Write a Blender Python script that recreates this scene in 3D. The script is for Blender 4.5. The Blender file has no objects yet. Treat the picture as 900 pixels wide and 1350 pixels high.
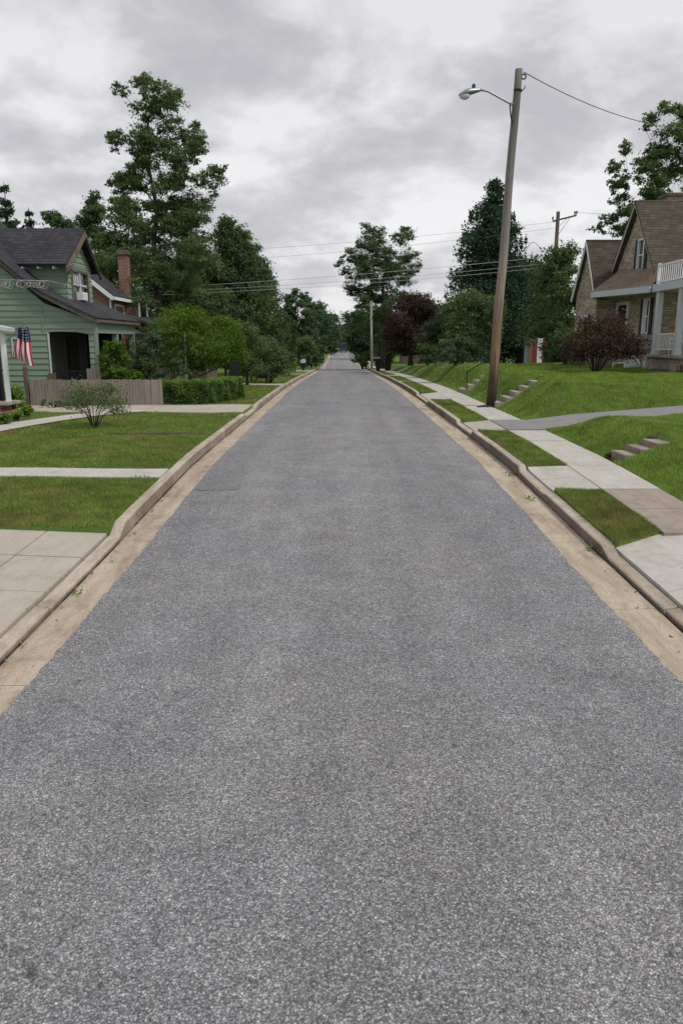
import bpy, bmesh, math, random
import numpy as np
from mathutils import Vector
C=bpy.context.scene.collection
rnd=random.Random(7); RS=np.random.RandomState(11)
# ---------------------------------------------------------------- camera maths (numbers measured from the street)
TH=math.asin(.225);SN,CS=math.sin(TH),math.cos(TH);F=975.;CAMZ=2.62
PR=[(-20,0),(0,0),(5,0),(8,.08),(12,.25),(14.5,.33),(18,.35),(24,.36),(31,.36),(48,.17),(60,-.08),(98,-.9),(105,-1.25),(113,-1.15),(150,-.85),(193,-.5),(215,.0),(235,.45),(300,.6),(900,2)]
_d=[(PR[i+1][1]-PR[i][1])/(PR[i+1][0]-PR[i][0]) for i in range(len(PR)-1)]
_m=[0]+[0 if _d[i-1]*_d[i]<=0 else 2*_d[i-1]*_d[i]/(_d[i-1]+_d[i]) for i in range(1,len(_d))]+[0]
def rz(y):
    y=max(PR[0][0],min(PR[-1][0],y))
    for i in range(len(PR)-1):
        if y<=PR[i+1][0]:
            x0,z0=PR[i];x1,z1=PR[i+1];h=x1-x0;t=(y-x0)/h
            return (2*t**3-3*t*t+1)*z0+(t**3-2*t*t+t)*h*_m[i]+(-2*t**3+3*t*t)*z1+(t**3-t*t)*h*_m[i+1]
def at(px,py,Y):
    v=(py-675)/F; d=Y/(CS-v*SN); return ((px-450)/F*d,Y,CAMZ-d*(SN+v*CS))
def lerp(pts,x):
    if x<=pts[0][0]: return pts[0][1]
    for (a,b),(c,d) in zip(pts,pts[1:]):
        if x<=c: return b+(d-b)*(x-a)/(c-a)
    return pts[-1][1]
def sm(t): t=max(0,min(1,t)); return t*t*(3-2*t)
RISE=[(-10,.34),(8,.36),(17.2,.38),(18.1,.06),(20.2,.06),(21.5,.85),(24,.93),(30.6,.93),(31,.5),(32.4,.5),(33,.95),(40,.9),(46,.78),(60,.5),(90,.3),(140,.5),(250,.1)]
STEPS=[(13.5,14.2,.11,.28,3,5.2),(24.15,25.15,.17,.3,5,5.02),(31.2,32.2,.17,.3,5,5.02)]   # y0,y1,riser,tread,n,x0
def zl(y): return rz(y)+.15
def ll(x,y):   # left lawn height
    t=max(0,-2.96-x)
    return zl(y)+.012*math.sin(x*1.3+y*.7)*min(1,t)+.010*math.sin(x*.6-y*1.1)*min(1,t)
def lr(x,y):   # right lawn height beyond the sidewalk
    R=lerp(RISE,y); t=x-4.95
    w=1.25
    z_dr=.065*min(max(0,t),9)*(1-max(0,min(1,max(17.9-y,y-20.5)/.9)))
    if 21<y<24.15: w=1.3+.35*sm((y-21)/2)
    z=zl(y)+R*sm(t/w)+ .018*max(0,t-w)+.13*R*math.exp(-((t-w-.25)/.7)**2)*sm(t/.8)
    z+=z_dr
    z+=min(1,max(0,t))*(1-.9*(17.9<y<20.5))*(.03*math.sin(x*1.1+y*.9)+.025*math.sin(x*2.3-y*1.7)+.012*math.sin(y*4.1+x*3))
    for (a,b,ri,tr,n,x0) in STEPS:
        if a-.02<=y<=b+.02:
            k=(x-x0)/tr
            if k<n+.2: z=min(z, zl((a+b)/2)-.06+max(0,min(n,k))*ri)
    return z
def gz(x,y): return ll(x,y) if x<0 else (lr(x,y) if x>4.95 else zl(y))
# ---------------------------------------------------------------- tagging
def tag(o,label=None,cat=None,group=None,kind=None):
    if label:o['label']=label
    if cat:o['category']=cat
    if group:o['group']=group
    if kind:o['kind']=kind
    return o
def empty(name,loc,label,cat,group=None):
    o=bpy.data.objects.new(name,None);C.objects.link(o);o.location=loc;o.empty_display_size=.2
    return tag(o,label,cat,group)
def link(name,me,mat,parent=None):
    o=bpy.data.objects.new(name,me);C.objects.link(o)
    if mat is not None: me.materials.append(mat)
    if parent is not None:
        o.parent=parent
        t=Vector((0,0,0));p=parent
        while p is not None: t+=p.location;p=p.parent
        o.location=-t            # geometry below is given in world coordinates
        o.location=-Vector(t)
    return o
def mesh_np(name,V,Q,mat,parent=None,tint=None,tri=False,smooth=False):
    V=np.asarray(V,dtype=np.float32);Q=np.asarray(Q,dtype=np.int32);k=Q.shape[1]
    me=bpy.data.meshes.new(name)
    me.vertices.add(len(V));me.vertices.foreach_set('co',V.ravel())
    me.loops.add(Q.size);me.loops.foreach_set('vertex_index',Q.ravel())
    me.polygons.add(len(Q));me.polygons.foreach_set('loop_start',np.arange(0,Q.size,k,dtype=np.int32))
    me.polygons.foreach_set('use_smooth',np.full(len(Q),bool(smooth)))
    me.update(calc_edges=True)
    if tint is not None:
        a=me.attributes.new('tint','FLOAT','FACE');a.data.foreach_set('value',np.asarray(tint,dtype=np.float32))
    return link(name,me,mat,parent)
class MB:
    def __init__(s): s.v=[];s.f=[];s.m=[]
    def quad(s,*p,m=0):
        n=len(s.v);s.v+= [tuple(q) for q in p];s.f.append(tuple(range(n,n+len(p))));s.m.append(m)
    def box(s,x0,x1,y0,y1,z0,z1,m=0):
        s.hexa([(x0,y0,z0),(x1,y0,z0),(x1,y1,z0),(x0,y1,z0),(x0,y0,z1),(x1,y0,z1),(x1,y1,z1),(x0,y1,z1)],m)
    def hexa(s,p,m=0):
        n=len(s.v);s.v+=[tuple(q) for q in p]
        for f in ((0,3,2,1),(4,5,6,7),(0,1,5,4),(1,2,6,5),(2,3,7,6),(3,0,4,7)): s.f.append(tuple(n+i for i in f));s.m.append(m)
    def slab(s,a,b,c,d,t,m=0):      # quad abcd, thickness t along its normal (downwards)
        a,b,c,d=map(Vector,(a,b,c,d));n=(b-a).cross(d-a).normalized()
        if n.z<0:n=-n
        n*=t
        s.hexa([a-n,b-n,c-n,d-n,a,b,c,d],m)
    def beam(s,a,b,w,h,m=0):
        a=Vector(a);b=Vector(b);d=(b-a).normalized();up=Vector((0,0,1)) if abs(d.z)<.9 else Vector((0,1,0))
        r=d.cross(up).normalized()*w/2;u=r.cross(d).normalized()*h/2
        s.hexa([a-r-u,b-r-u,b+r-u,a+r-u,a-r+u,b-r+u,b+r+u,a+r+u],m)
    def tube(s,pts,rad,n=8,m=0,cap=True):
        pts=[Vector(p) for p in pts]
        if not hasattr(rad,'__len__'):rad=[rad]*len(pts)
        rings=[]
        for i,p in enumerate(pts):
            d=(pts[min(i+1,len(pts)-1)]-pts[max(i-1,0)])
            d=d.normalized() if d.length>1e-9 else Vector((0,0,1))
            up=Vector((0,0,1)) if abs(d.z)<.9 else Vector((0,1,0))
            r=d.cross(up).normalized();u=r.cross(d).normalized()
            k=len(s.v)
            for j in range(n):
                a=2*math.pi*j/n;s.v.append(tuple(p+(r*math.cos(a)+u*math.sin(a))*rad[i]))
            rings.append(k)
        for a,b in zip(rings,rings[1:]):
            for j in range(n): s.f.append((a+j,a+(j+1)%n,b+(j+1)%n,b+j));s.m.append(m)
        if cap:
            s.f.append(tuple(rings[0]+j for j in range(n)));s.m.append(m)
            s.f.append(tuple(rings[-1]+j for j in reversed(range(n))));s.m.append(m)
    def ball(s,c,r,sx=1,sy=1,sz=1,n=12,k=8,m=0):
        b=len(s.v)
        for i in range(k+1):
            t=math.pi*i/k
            for j in range(n):
                a=2*math.pi*j/n;s.v.append((c[0]+r*sx*math.sin(t)*math.cos(a),c[1]+r*sy*math.sin(t)*math.sin(a),c[2]+r*sz*math.cos(t)))
        for i in range(k):
            for j in range(n): s.f.append((b+i*n+j,b+(i+1)*n+j,b+(i+1)*n+(j+1)%n,b+i*n+(j+1)%n));s.m.append(m)
    def build(s,name,mat,parent=None,smooth=False,bevel=0):
        me=bpy.data.meshes.new(name);me.from_pydata(s.v,[],s.f);me.update()
        bm=bmesh.new();bm.from_mesh(me);bmesh.ops.remove_doubles(bm,verts=bm.verts,dist=1e-5) if smooth else None
        bmesh.ops.recalc_face_normals(bm,faces=bm.faces);bm.to_mesh(me);bm.free()
        mats=mat if isinstance(mat,(list,tuple)) else [mat]
        o=link(name,me,mats[0],parent)
        for x in mats[1:]:me.materials.append(x)
        if len(mats)>1 and len(me.polygons)==len(s.m): me.polygons.foreach_set('material_index',s.m)
        me.polygons.foreach_set('use_smooth',[bool(smooth)]*len(me.polygons))
        if bevel:
            md=o.modifiers.new('bevel','BEVEL');md.width=bevel;md.segments=2;md.limit_method='ANGLE'
        return o
# ---------------------------------------------------------------- materials
def newmat(name,rough=.8,spec=.3):
    m=bpy.data.materials.new(name);m.use_nodes=True;nt=m.node_tree;b=nt.nodes['Principled BSDF']
    b.inputs['Roughness'].default_value=rough;b.inputs['Specular IOR Level'].default_value=spec
    return m,nt,b
def N(nt,t,**k):
    n=nt.nodes.new(t)
    for a,v in k.items():
        if a in n.inputs.keys(): n.inputs[a].default_value=v
        else: setattr(n,a,v)
    return n
def coords(nt,kind='Object'): return nt.nodes.new('ShaderNodeTexCoord').outputs[kind]
def noise(nt,vec,scale,detail=4,rough=.6,dist=0):
    n=N(nt,'ShaderNodeTexNoise',Scale=scale,Detail=detail,Roughness=rough,Distortion=dist);nt.links.new(vec,n.inputs['Vector']);return n
def ramp(nt,fac,*st,interp='LINEAR'):
    r=nt.nodes.new('ShaderNodeValToRGB');r.color_ramp.interpolation=interp
    e=r.color_ramp.elements
    while len(e)<len(st): e.new(.5)
    for i,(p,c) in enumerate(st):
        e[i].position=p;e[i].color=(c,c,c,1) if not hasattr(c,'__len__') else (*c[:3],1)
    nt.links.new(fac,r.inputs[0]);return r.outputs[0]
def mix(nt,a,b,fac=.5,mode='MIX'):
    n=N(nt,'ShaderNodeMix',data_type='RGBA',blend_type=mode)
    for s,v in ((6,a),(7,b)):
        if isinstance(v,bpy.types.NodeSocket): nt.links.new(v,n.inputs[s])
        else: n.inputs[s].default_value=(*v[:3],1) if hasattr(v,'__len__') else (v,v,v,1)
    if isinstance(fac,bpy.types.NodeSocket): nt.links.new(fac,n.inputs[0])
    else: n.inputs[0].default_value=fac
    return n.outputs[2]
def bump(nt,b,h,strength=.5,dist=.02):
    n=N(nt,'ShaderNodeBump',Strength=strength,Distance=dist);nt.links.new(h,n.inputs['Height']);nt.links.new(n.outputs[0],b.inputs['Normal'])
def mapv(nt,vec,scale=(1,1,1),loc=(0,0,0)):
    n=nt.nodes.new('ShaderNodeMapping');n.inputs['Scale'].default_value=scale;n.inputs['Location'].default_value=loc;nt.links.new(vec,n.inputs[0]);return n.outputs[0]
def simple(name,col,rough=.8,var=.25,scale=3,bs=.2,metal=0,spec=.3,stretch=(1,1,1)):
    m,nt,b=newmat(name,rough,spec);v=mapv(nt,coords(nt),stretch)
    n=noise(nt,v,scale,6);n2=noise(nt,v,scale*9,4)
    c=mix(nt,tuple(x*(1-var) for x in col),tuple(min(1,x*(1+var)) for x in col),n.outputs[0])
    c=mix(nt,c,ramp(nt,n2.outputs[0],(.3,1-var),(.7,1+0*var)),.6,'MULTIPLY')
    nt.links.new(c,b.inputs['Base Color']);b.inputs['Metallic'].default_value=metal
    if bs: bump(nt,b,n2.outputs[0],bs,.01)
    return m
def m_asphalt():
    m,nt,b=newmat('asphalt',.85,.35);v=coords(nt)
    w=noise(nt,v,2.1,5);w2=noise(nt,v,.35,3)
    vo=N(nt,'ShaderNodeTexVoronoi',Scale=88.,Randomness=1.);nt.links.new(v,vo.inputs['Vector'])
    sep=nt.nodes.new('ShaderNodeSeparateColor');nt.links.new(vo.outputs['Color'],sep.inputs[0])
    st=ramp(nt,sep.outputs[0],(0,(.110,.110,.117)),(.35,(.205,.204,.213)),(.65,(.318,.315,.324)),(.88,(.47,.462,.462)),(.97,(.62,.61,.60)),(1,(.78,.77,.74)))
    vo2=N(nt,'ShaderNodeTexVoronoi',Scale=150.,Randomness=1.);nt.links.new(v,vo2.inputs['Vector'])
    sep2=nt.nodes.new('ShaderNodeSeparateColor');nt.links.new(vo2.outputs['Color'],sep2.inputs[0])
    st=mix(nt,st,ramp(nt,sep2.outputs[0],(0,(.13,.13,.139)),(.5,(.275,.273,.284)),(.9,(.48,.472,.47)),(1,(.72,.71,.69))),ramp(nt,noise(nt,v,55,2).outputs[0],(.42,.1),(.58,.9)))
    hue=ramp(nt,sep.outputs[1],(0,(.96,.98,1.03)),(.6,(1,1,1)),(1,(1.05,1.01,.95)))
    c=mix(nt,st,hue,1,'MULTIPLY')
    gap=ramp(nt,vo.outputs['Distance'],(.30,1),(.60,.46))
    c=mix(nt,c,gap,.85,'MULTIPLY')
    fine=noise(nt,v,210,3,.7);c=mix(nt,c,ramp(nt,fine.outputs[0],(.3,.7),(.7,1.25)),.55,'MULTIPLY')
    # mid-size clusters and large tonal drift
    mid=noise(nt,v,16,4,.65);c=mix(nt,c,ramp(nt,mid.outputs[0],(.3,.80),(.7,1.2)),.8,'MULTIPLY')
    m2=noise(nt,v,42,3,.75);c=mix(nt,c,ramp(nt,m2.outputs[0],(.33,.70),(.67,1.27)),.9,'MULTIPLY')
    c=mix(nt,c,ramp(nt,w.outputs[0],(.3,.84),(.7,1.16)),.9,'MULTIPLY')
    c=mix(nt,c,ramp(nt,w2.outputs[0],(.35,(.92,.93,.98)),(.65,(1.06,1.05,1.02))),1,'MULTIPLY')
    # worn wheel tracks, long along the street
    tr=noise(nt,mapv(nt,v,(1.3,.06,1)),1.0,3);c=mix(nt,c,ramp(nt,tr.outputs[0],(.35,.9),(.65,1.12)),.8,'MULTIPLY')
    # hairline cracks running across
    wv=noise(nt,v,1.2,4);dv=N(nt,'ShaderNodeVectorMath',operation='MULTIPLY_ADD');nt.links.new(wv.outputs['Color'],dv.inputs[0]);dv.inputs[1].default_value=(.9,.9,0);nt.links.new(v,dv.inputs[2])
    cr=N(nt,'ShaderNodeTexVoronoi',feature='DISTANCE_TO_EDGE',Scale=1.);nt.links.new(mapv(nt,dv.outputs[0],(.28,.8,1)),cr.inputs['Vector'])
    cm=noise(nt,v,.55,2);mask=ramp(nt,cm.outputs[0],(.43,0),(.54,1))
    cl=ramp(nt,cr.outputs['Distance'],(.0,.72),(.005,1))
    c=mix(nt,c,cl,mask,'MULTIPLY')
    br_=noise(nt,v,1.7,4);c=mix(nt,c,(1.05,.96,.80),ramp(nt,br_.outputs[0],(.62,0),(.70,.55)),'MULTIPLY')
    # dark tar spots
    sp=noise(nt,v,3.2,1);c=mix(nt,c,ramp(nt,sp.outputs[0],(.76,1),(.79,.45)),1,'MULTIPLY')
    nt.links.new(c,b.inputs['Base Color'])
    hh=mix(nt,vo.outputs['Distance'],fine.outputs[0],.3);inv=N(nt,'ShaderNodeInvert');nt.links.new(hh,inv.inputs[1])
    bump(nt,b,inv.outputs[0],.75,.012);return m
def m_concrete(name,col,stain=(.6,.55,.47),joints=None,rough=.9,st=.5,agg=.35):
    m,nt,b=newmat(name,rough,.25);v=coords(nt)
    n=noise(nt,v,.9,6,.65);n2=noise(nt,v,70,4,.7);n3=noise(nt,mapv(nt,v,(3,.5,1)),1.6,5,.7)
    c=mix(nt,tuple(x*.86 for x in col),tuple(x*1.1 for x in col),n.outputs[0])
    c=mix(nt,c,ramp(nt,n3.outputs[0],(.35,tuple(stain)),(.6,(1,1,1))),st,'MULTIPLY')
    c=mix(nt,c,ramp(nt,n2.outputs[0],(.3,1-agg),(.7,1+agg*.45)),.8,'MULTIPLY')
    sp=noise(nt,v,11,3);c=mix(nt,c,ramp(nt,sp.outputs[0],(.64,1),(.74,.68)),1,'MULTIPLY')
    s2=noise(nt,v,2.6,6,.75,.6);c=mix(nt,c,ramp(nt,s2.outputs[0],(.36,.72),(.5,1)),min(1,st+.15),'MULTIPLY')
    nt.links.new(c,b.inputs['Base Color']);bump(nt,b,n2.outputs[0],.35,.008);return m
def m_grassbase():
    m,nt,b=newmat('grass_soil',.95,.1);v=coords(nt)
    n=noise(nt,v,.55,5);n2=noise(nt,v,9,5,.7);n3=noise(nt,mapv(nt,v,(60,60,25)),1,4,.7)
    c=mix(nt,(.055,.115,.020),(.15,.215,.045),n.outputs[0])
    c=mix(nt,c,(.20,.18,.08),ramp(nt,n2.outputs[0],(.52,0),(.75,.6)))
    c=mix(nt,c,ramp(nt,n3.outputs[0],(.3,.55),(.7,1.3)),.9,'MULTIPLY')
    nt.links.new(c,b.inputs['Base Color']);bump(nt,b,n3.outputs[0],.8,.03);return m
def m_leaf(name,dark,light,trans=.35,rough=.55,patch=None):
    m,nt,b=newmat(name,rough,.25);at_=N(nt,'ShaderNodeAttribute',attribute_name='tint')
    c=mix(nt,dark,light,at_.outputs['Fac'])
    if patch:
        n=noise(nt,coords(nt),patch[1],5,.65);c=mix(nt,c,patch[0],ramp(nt,n.outputs[0],(.48,0),(.66,.85)))
        n=noise(nt,coords(nt),patch[1]*3.3,3,.65);c=mix(nt,c,ramp(nt,n.outputs[0],(.35,.72),(.65,1.22)),1,'MULTIPLY')
    nt.links.new(c,b.inputs['Base Color'])
    tr=nt.nodes.new('ShaderNodeBsdfTranslucent');nt.links.new(mix(nt,c,(1.1,1.25,.55),1,'MULTIPLY'),tr.inputs[0])
    ms=nt.nodes.new('ShaderNodeMixShader');ms.inputs[0].default_value=trans
    nt.links.new(b.outputs[0],ms.inputs[1]);nt.links.new(tr.outputs[0],ms.inputs[2])
    nt.links.new(ms.outputs[0],nt.nodes['Material Output'].inputs['Surface']);return m
def m_brickish(name,c1,c2,mortar,bw=.21,bh=.075,ms=.012,rough=.9,axis='xz',var=1,bs=.5,off=.5):
    m,nt,b=newmat(name,rough,.2);v=coords(nt);s=nt.nodes.new('ShaderNodeSeparateXYZ');nt.links.new(v,s.inputs[0])
    cb=nt.nodes.new('ShaderNodeCombineXYZ')
    ad=N(nt,'ShaderNodeMath',operation='ADD');nt.links.new(s.outputs[0],ad.inputs[0]);nt.links.new(s.outputs[1],ad.inputs[1])
    nt.links.new(ad.outputs[0],cb.inputs[0]);nt.links.new(s.outputs[2],cb.inputs[1])
    wob=noise(nt,v,1.8,4);vm=N(nt,'ShaderNodeVectorMath',operation='MULTIPLY_ADD');nt.links.new(wob.outputs['Color'],vm.inputs[0]);vm.inputs[1].default_value=(.04*var,.04*var,0);nt.links.new(cb.outputs[0],vm.inputs[2])
    br=N(nt,'ShaderNodeTexBrick',offset=off);nt.links.new(vm.outputs[0],br.inputs['Vector'])
    br.inputs['Color1'].default_value=(*c1,1);br.inputs['Color2'].default_value=(*c2,1);br.inputs['Mortar'].default_value=(*mortar,1)
    br.inputs['Scale'].default_value=1;br.inputs['Mortar Size'].default_value=ms;br.inputs['Brick Width'].default_value=bw;br.inputs['Row Height'].default_value=bh;br.inputs['Bias'].default_value=0
    n=noise(nt,v,1.1,5);n2=noise(nt,v,25,4)
    c=mix(nt,br.outputs[0],ramp(nt,n.outputs[0],(.3,.72),(.7,1.2)),.8,'MULTIPLY');c=mix(nt,c,ramp(nt,n2.outputs[0],(.3,.75),(.7,1.2)),.7,'MULTIPLY')
    nt.links.new(c,b.inputs['Base Color']);inv=N(nt,'ShaderNodeInvert');nt.links.new(br.outputs['Fac'],inv.inputs[1]);bump(nt,b,inv.outputs[0],bs,.02);return m
def m_wood(name,c1,c2,sc=1.,rough=.85,rust=None):
    m,nt,b=newmat(name,rough,.2);v=coords(nt)
    n=noise(nt,mapv(nt,v,(14*sc,14*sc,.9*sc)),1.2,6,.7,.4);n2=noise(nt,mapv(nt,v,(2,2,.5)),1.3,4)
    c=mix(nt,c1,c2,ramp(nt,n.outputs[0],(.3,0),(.7,1)));c=mix(nt,c,ramp(nt,n2.outputs[0],(.3,.7),(.7,1.2)),.8,'MULTIPLY')
    if rust:
        s=nt.nodes.new('ShaderNodeSeparateXYZ');nt.links.new(v,s.inputs[0])
        n3=noise(nt,mapv(nt,v,(6,6,.6)),1.5,4)
        hz=N(nt,'ShaderNodeMath',operation='MULTIPLY_ADD');nt.links.new(n3.outputs[0],hz.inputs[0]);hz.inputs[1].default_value=3.;nt.links.new(s.outputs[2],hz.inputs[2])
        mr=N(nt,'ShaderNodeMapRange');nt.links.new(hz.outputs[0],mr.inputs[0]);mr.inputs[1].default_value=1.9;mr.inputs[2].default_value=11.
        k=ramp(nt,mr.outputs[0],(.0,(.05,.04,.034)),(.12,(.09,.065,.05)),(.20,(.27,.165,.10)),(.30,(.22,.15,.105)),(.42,(.30,.25,.2)),(.58,(.27,.245,.22)),(1,(.17,.155,.145)))
        c=mix(nt,k,ramp(nt,n.outputs[0],(.3,.6),(.7,1.15)),1,'MULTIPLY')
    nt.links.new(c,b.inputs['Base Color']);bump(nt,b,n.outputs[0],.5,.01);return m
M={}
M['asphalt']=m_asphalt()
M['gutter']=m_concrete('gutter_concrete',(.52,.435,.34),(.62,.56,.5),st=.75,agg=.45)
M['kerb']=m_concrete('kerb_concrete',(.52,.455,.375),(.6,.55,.48),st=.8,agg=.4)
M['kerbface']=m_concrete('kerb_face_grime_shade',(.24,.20,.165),(.55,.5,.45),st=.9,agg=.5)  # right face: damp grime, with shade of its sunless side in the colour
M['kerblface']=m_concrete('kerb_face_light',(.38,.325,.265),(.55,.5,.45),st=.9,agg=.5)  # left face turned to the sun: same grime, coloured paler as lit
M['walk']=m_concrete('sidewalk_concrete',(.50,.48,.44),(.75,.7,.62),st=.4,agg=.2)
M['walkb']=m_concrete('sidewalk_brown',(.36,.31,.26),(.7,.64,.57),st=.5,agg=.3)
M['drive']=m_concrete('driveway_concrete',(.45,.41,.35),(.8,.76,.7),st=.4,agg=.25)
M['gdrive']=m_concrete('driveway_grey',(.27,.265,.26),(.8,.8,.8),st=.3,agg=.4)
M['soil']=simple('soil',(.075,.055,.04),.95,.4,6,.5)
M['joint']=simple('joint_dirt',(.03,.026,.022),.95,.3,8,.3)
M['grass']=m_grassbase()
M['blade']=m_leaf('grass_blade',(.095,.150,.032),(.29,.36,.092),.3,.6,patch=((.27,.225,.105),.75))
M['bank_blade']=m_leaf('bank_grass_blade',(.12,.19,.035),(.34,.45,.10),.3,.6,patch=((.22,.30,.07),.7))
M['brown_grass']=m_leaf('dry_blade',(.10,.09,.04),(.2,.17,.07),.3,.7)
M['siding']=simple('green_siding',(.20,.275,.205),.75,.12,2,.15)
M['shingle']=m_brickish('dark_shingle',(.040,.041,.048),(.062,.063,.07),(.025,.025,.03),.3,.1,.010,.95,bs=.6)
M['bshingle']=m_brickish('brown_shingle',(.070,.058,.044),(.110,.092,.070),(.045,.036,.028),.32,.11,.010,.95,bs=.6)
M['lshingle']=m_brickish('light_brown_shingle',(.22,.165,.12),(.27,.2,.15),(.12,.09,.07),.32,.11,.010,.95,bs=.6)
M['brick']=m_brickish('red_brick',(.21,.075,.05),(.28,.11,.075),(.3,.25,.21))
M['tanbrick']=m_brickish('tan_brick',(.27,.215,.155),(.54,.45,.345),(.24,.205,.165),.27,.095,.014,var=2.5)
M['stone']=m_brickish('stone_wall',(.24,.22,.185),(.33,.29,.24),(.10,.09,.075),.75,.34,.03,var=5,bs=.9)
M['white']=simple('white_paint',(.72,.73,.74),.5,.08,3,.05)
M['grey_white']=simple('grey_white_paint',(.50,.54,.56),.55,.1,3,.05)
M['trim']=m_wood('brown_trim',(.09,.072,.055),(.17,.14,.11))
M['dark']=simple('dark_interior',(.018,.017,.016),.9,.3,2,0)
M['darkm']=simple('dark_metal',(.025,.026,.03),.5,.2,5,.05,.4)
M['black']=simple('black_plastic',(.02,.021,.025),.5,.2,5,.05)
M['iron']=simple('black_iron',(.02,.02,.02),.6,.2,8,.1,.3)
M['glass']=simple('window_glass',(.03,.035,.04),.12,.2,1,0,0,.6)
M['curtain']=simple('curtain',(.55,.56,.58),.9,.12,5,0,0,.1,(8,8,.3))
M['fence']=m_wood('weathered_fence',(.17,.145,.125),(.33,.29,.25),.5)
M['fenceg']=m_wood('fence_post',(.13,.11,.09),(.22,.19,.16),.5)
M['pole']=m_wood('street_pole_wood',(.1,.08,.07),(.3,.25,.2),1,rust=True)
M['pole2']=m_wood('old_pole_wood',(.07,.055,.05),(.13,.105,.09),.7)
M['pale_pole']=m_wood('pale_pole_wood',(.27,.26,.23),(.40,.38,.35),.7)
M['bark']=m_wood('bark',(.035,.028,.022),(.09,.075,.06),.6)
M['metal']=simple('lamp_metal',(.30,.33,.35),.4,.12,6,.05,.6)
M['lens']=simple('lamp_lens',(.62,.62,.60),.15,.06,6,0,0,.6)
M['stepc']=m_concrete('step_concrete',(.42,.38,.33),(.7,.64,.57),st=.7,agg=.3)
M['porchdark']=simple('painted_porch_shade',(.060,.062,.052),.85,.3,2,.1)  # porch shade put into the colour of inner wall and ceiling
M['stepd']=m_concrete('dark_step_concrete',(.36,.32,.27),(.6,.54,.47),st=.9,agg=.4)
M['wire']=simple('cable',(.12,.12,.125),.6,.1,3,0)
M['lwire']=simple('bright_cable',(.42,.43,.44),.5,.1,3,0,.3)
M['flagred']=simple('flag_red',(.42,.035,.06),.85,.1,9,.05)
M['flagwhite']=simple('flag_white',(.66,.58,.63),.85,.08,9,.05)
M['flagblue']=simple('flag_blue',(.022,.032,.085),.85,.1,9,.05)
M['redp']=simple('red_paint',(.20,.045,.04),.8,.2,4,.1)
M['bluep']=simple('blue_grey_paint',(.16,.20,.26),.8,.2,4,.1)
M['palebrown']=simple('roof_brown',(.22,.13,.10),.85,.15,3,.1)
M['hill']=simple('hill_forest',(.045,.075,.06),.95,.3,.05,.2)
LF={}
LF['mid']=m_leaf('leaf_mid',(0.047,0.083,0.034),(0.153,0.224,0.086))
LF['dark']=m_leaf('leaf_dark',(0.035,0.064,0.029),(0.113,0.174,0.072))
LF['pine']=m_leaf('needle_dark',(0.018,0.049,0.028),(0.057,0.116,0.059),.2)
LF['yel']=m_leaf('leaf_yellow_green',(0.040,0.098,0.011),(0.144,0.230,0.032),.4)
LF['lime']=m_leaf('leaf_lime',(.07,.14,.015),(.26,.36,.06),.4)
LF['hedge']=m_leaf('leaf_hedge',(0.044,0.105,0.018),(0.187,0.286,0.055),.3)
LF['purple']=m_leaf('leaf_purple',(.020,.014,.011),(.105,.058,.042),.3)
LF['redl']=m_leaf('leaf_reddish',(.018,.012,.010),(.16,.085,.065),.3,patch=((.05,.055,.028),1.7))
LF['blue']=m_leaf('leaf_blue_green',(.030,.062,.035),(.13,.20,.11),.3)
LF['sparse']=m_leaf('leaf_grey_green',(.06,.085,.03),(.17,.22,.09),.35)
LF['far']=m_leaf('leaf_far',(0.038,0.078,0.038),(0.101,0.165,0.074),.2)
# ---------------------------------------------------------------- leaves
def leafquads(P,s,nrm=None,asp=.62,jit=.35,tint=None,flat=0):
    n=len(P);d=RS.normal(size=(n,3));
    if nrm is not None: d=d*.75+nrm*.9
    if flat: d[:,2]+=flat*np.sign(RS.normal(size=n)+1.2)
    d/=np.linalg.norm(d,axis=1)[:,None]+1e-9
    a=RS.normal(size=(n,3));u=np.cross(d,a);u/=np.linalg.norm(u,axis=1)[:,None]+1e-9;w=np.cross(d,u)
    sz=(s*(1+jit*RS.normal(size=n)).clip(.45,1.9))[:,None]
    fold=d*sz*.15
    V=np.stack([P-u*sz*.5,P+w*sz*.5*asp+fold,P+u*sz*.5,P-w*sz*.5*asp+fold],1).reshape(-1,3)
    return V
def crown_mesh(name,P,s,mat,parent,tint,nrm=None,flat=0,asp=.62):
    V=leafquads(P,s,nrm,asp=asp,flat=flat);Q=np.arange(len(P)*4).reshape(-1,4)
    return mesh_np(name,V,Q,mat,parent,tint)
def lobes_leaves(lobes,n,sub=14,sg=.20,flatz=.8):
    """leaf positions clustered in tufts on the surface of each lobe"""
    vol=np.array([l[3]**2 for l in lobes]);cnt=(n*vol/vol.sum()).astype(int)
    Ps=[];Ts=[];Ns=[];tufts=[]
    for (x,y,z,r),c in zip(lobes,cnt):
        k=max(6,int(sub*RS.uniform(1.5,2.4)))
        d=RS.normal(size=(k,3));d/=np.linalg.norm(d,axis=1)[:,None];d[:,2]*=flatz
        d[:,2]=np.where(d[:,2]<-.45,d[:,2]*.5,d[:,2])
        rad=(RS.uniform(.35,1.22,size=k)**.8)[:,None]
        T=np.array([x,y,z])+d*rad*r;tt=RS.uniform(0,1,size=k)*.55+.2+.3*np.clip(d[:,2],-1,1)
        idx=RS.randint(0,k,size=c)
        off=RS.normal(size=(c,3))*sg*.82*r*RS.uniform(.45,1.5,size=k)[idx][:,None];off[:,2]*=.62
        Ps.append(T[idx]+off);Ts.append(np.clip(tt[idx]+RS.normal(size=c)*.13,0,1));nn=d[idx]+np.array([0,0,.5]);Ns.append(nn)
        tufts.append(T)
    return np.concatenate(Ps),np.concatenate(Ts),np.concatenate(Ns),tufts
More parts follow.
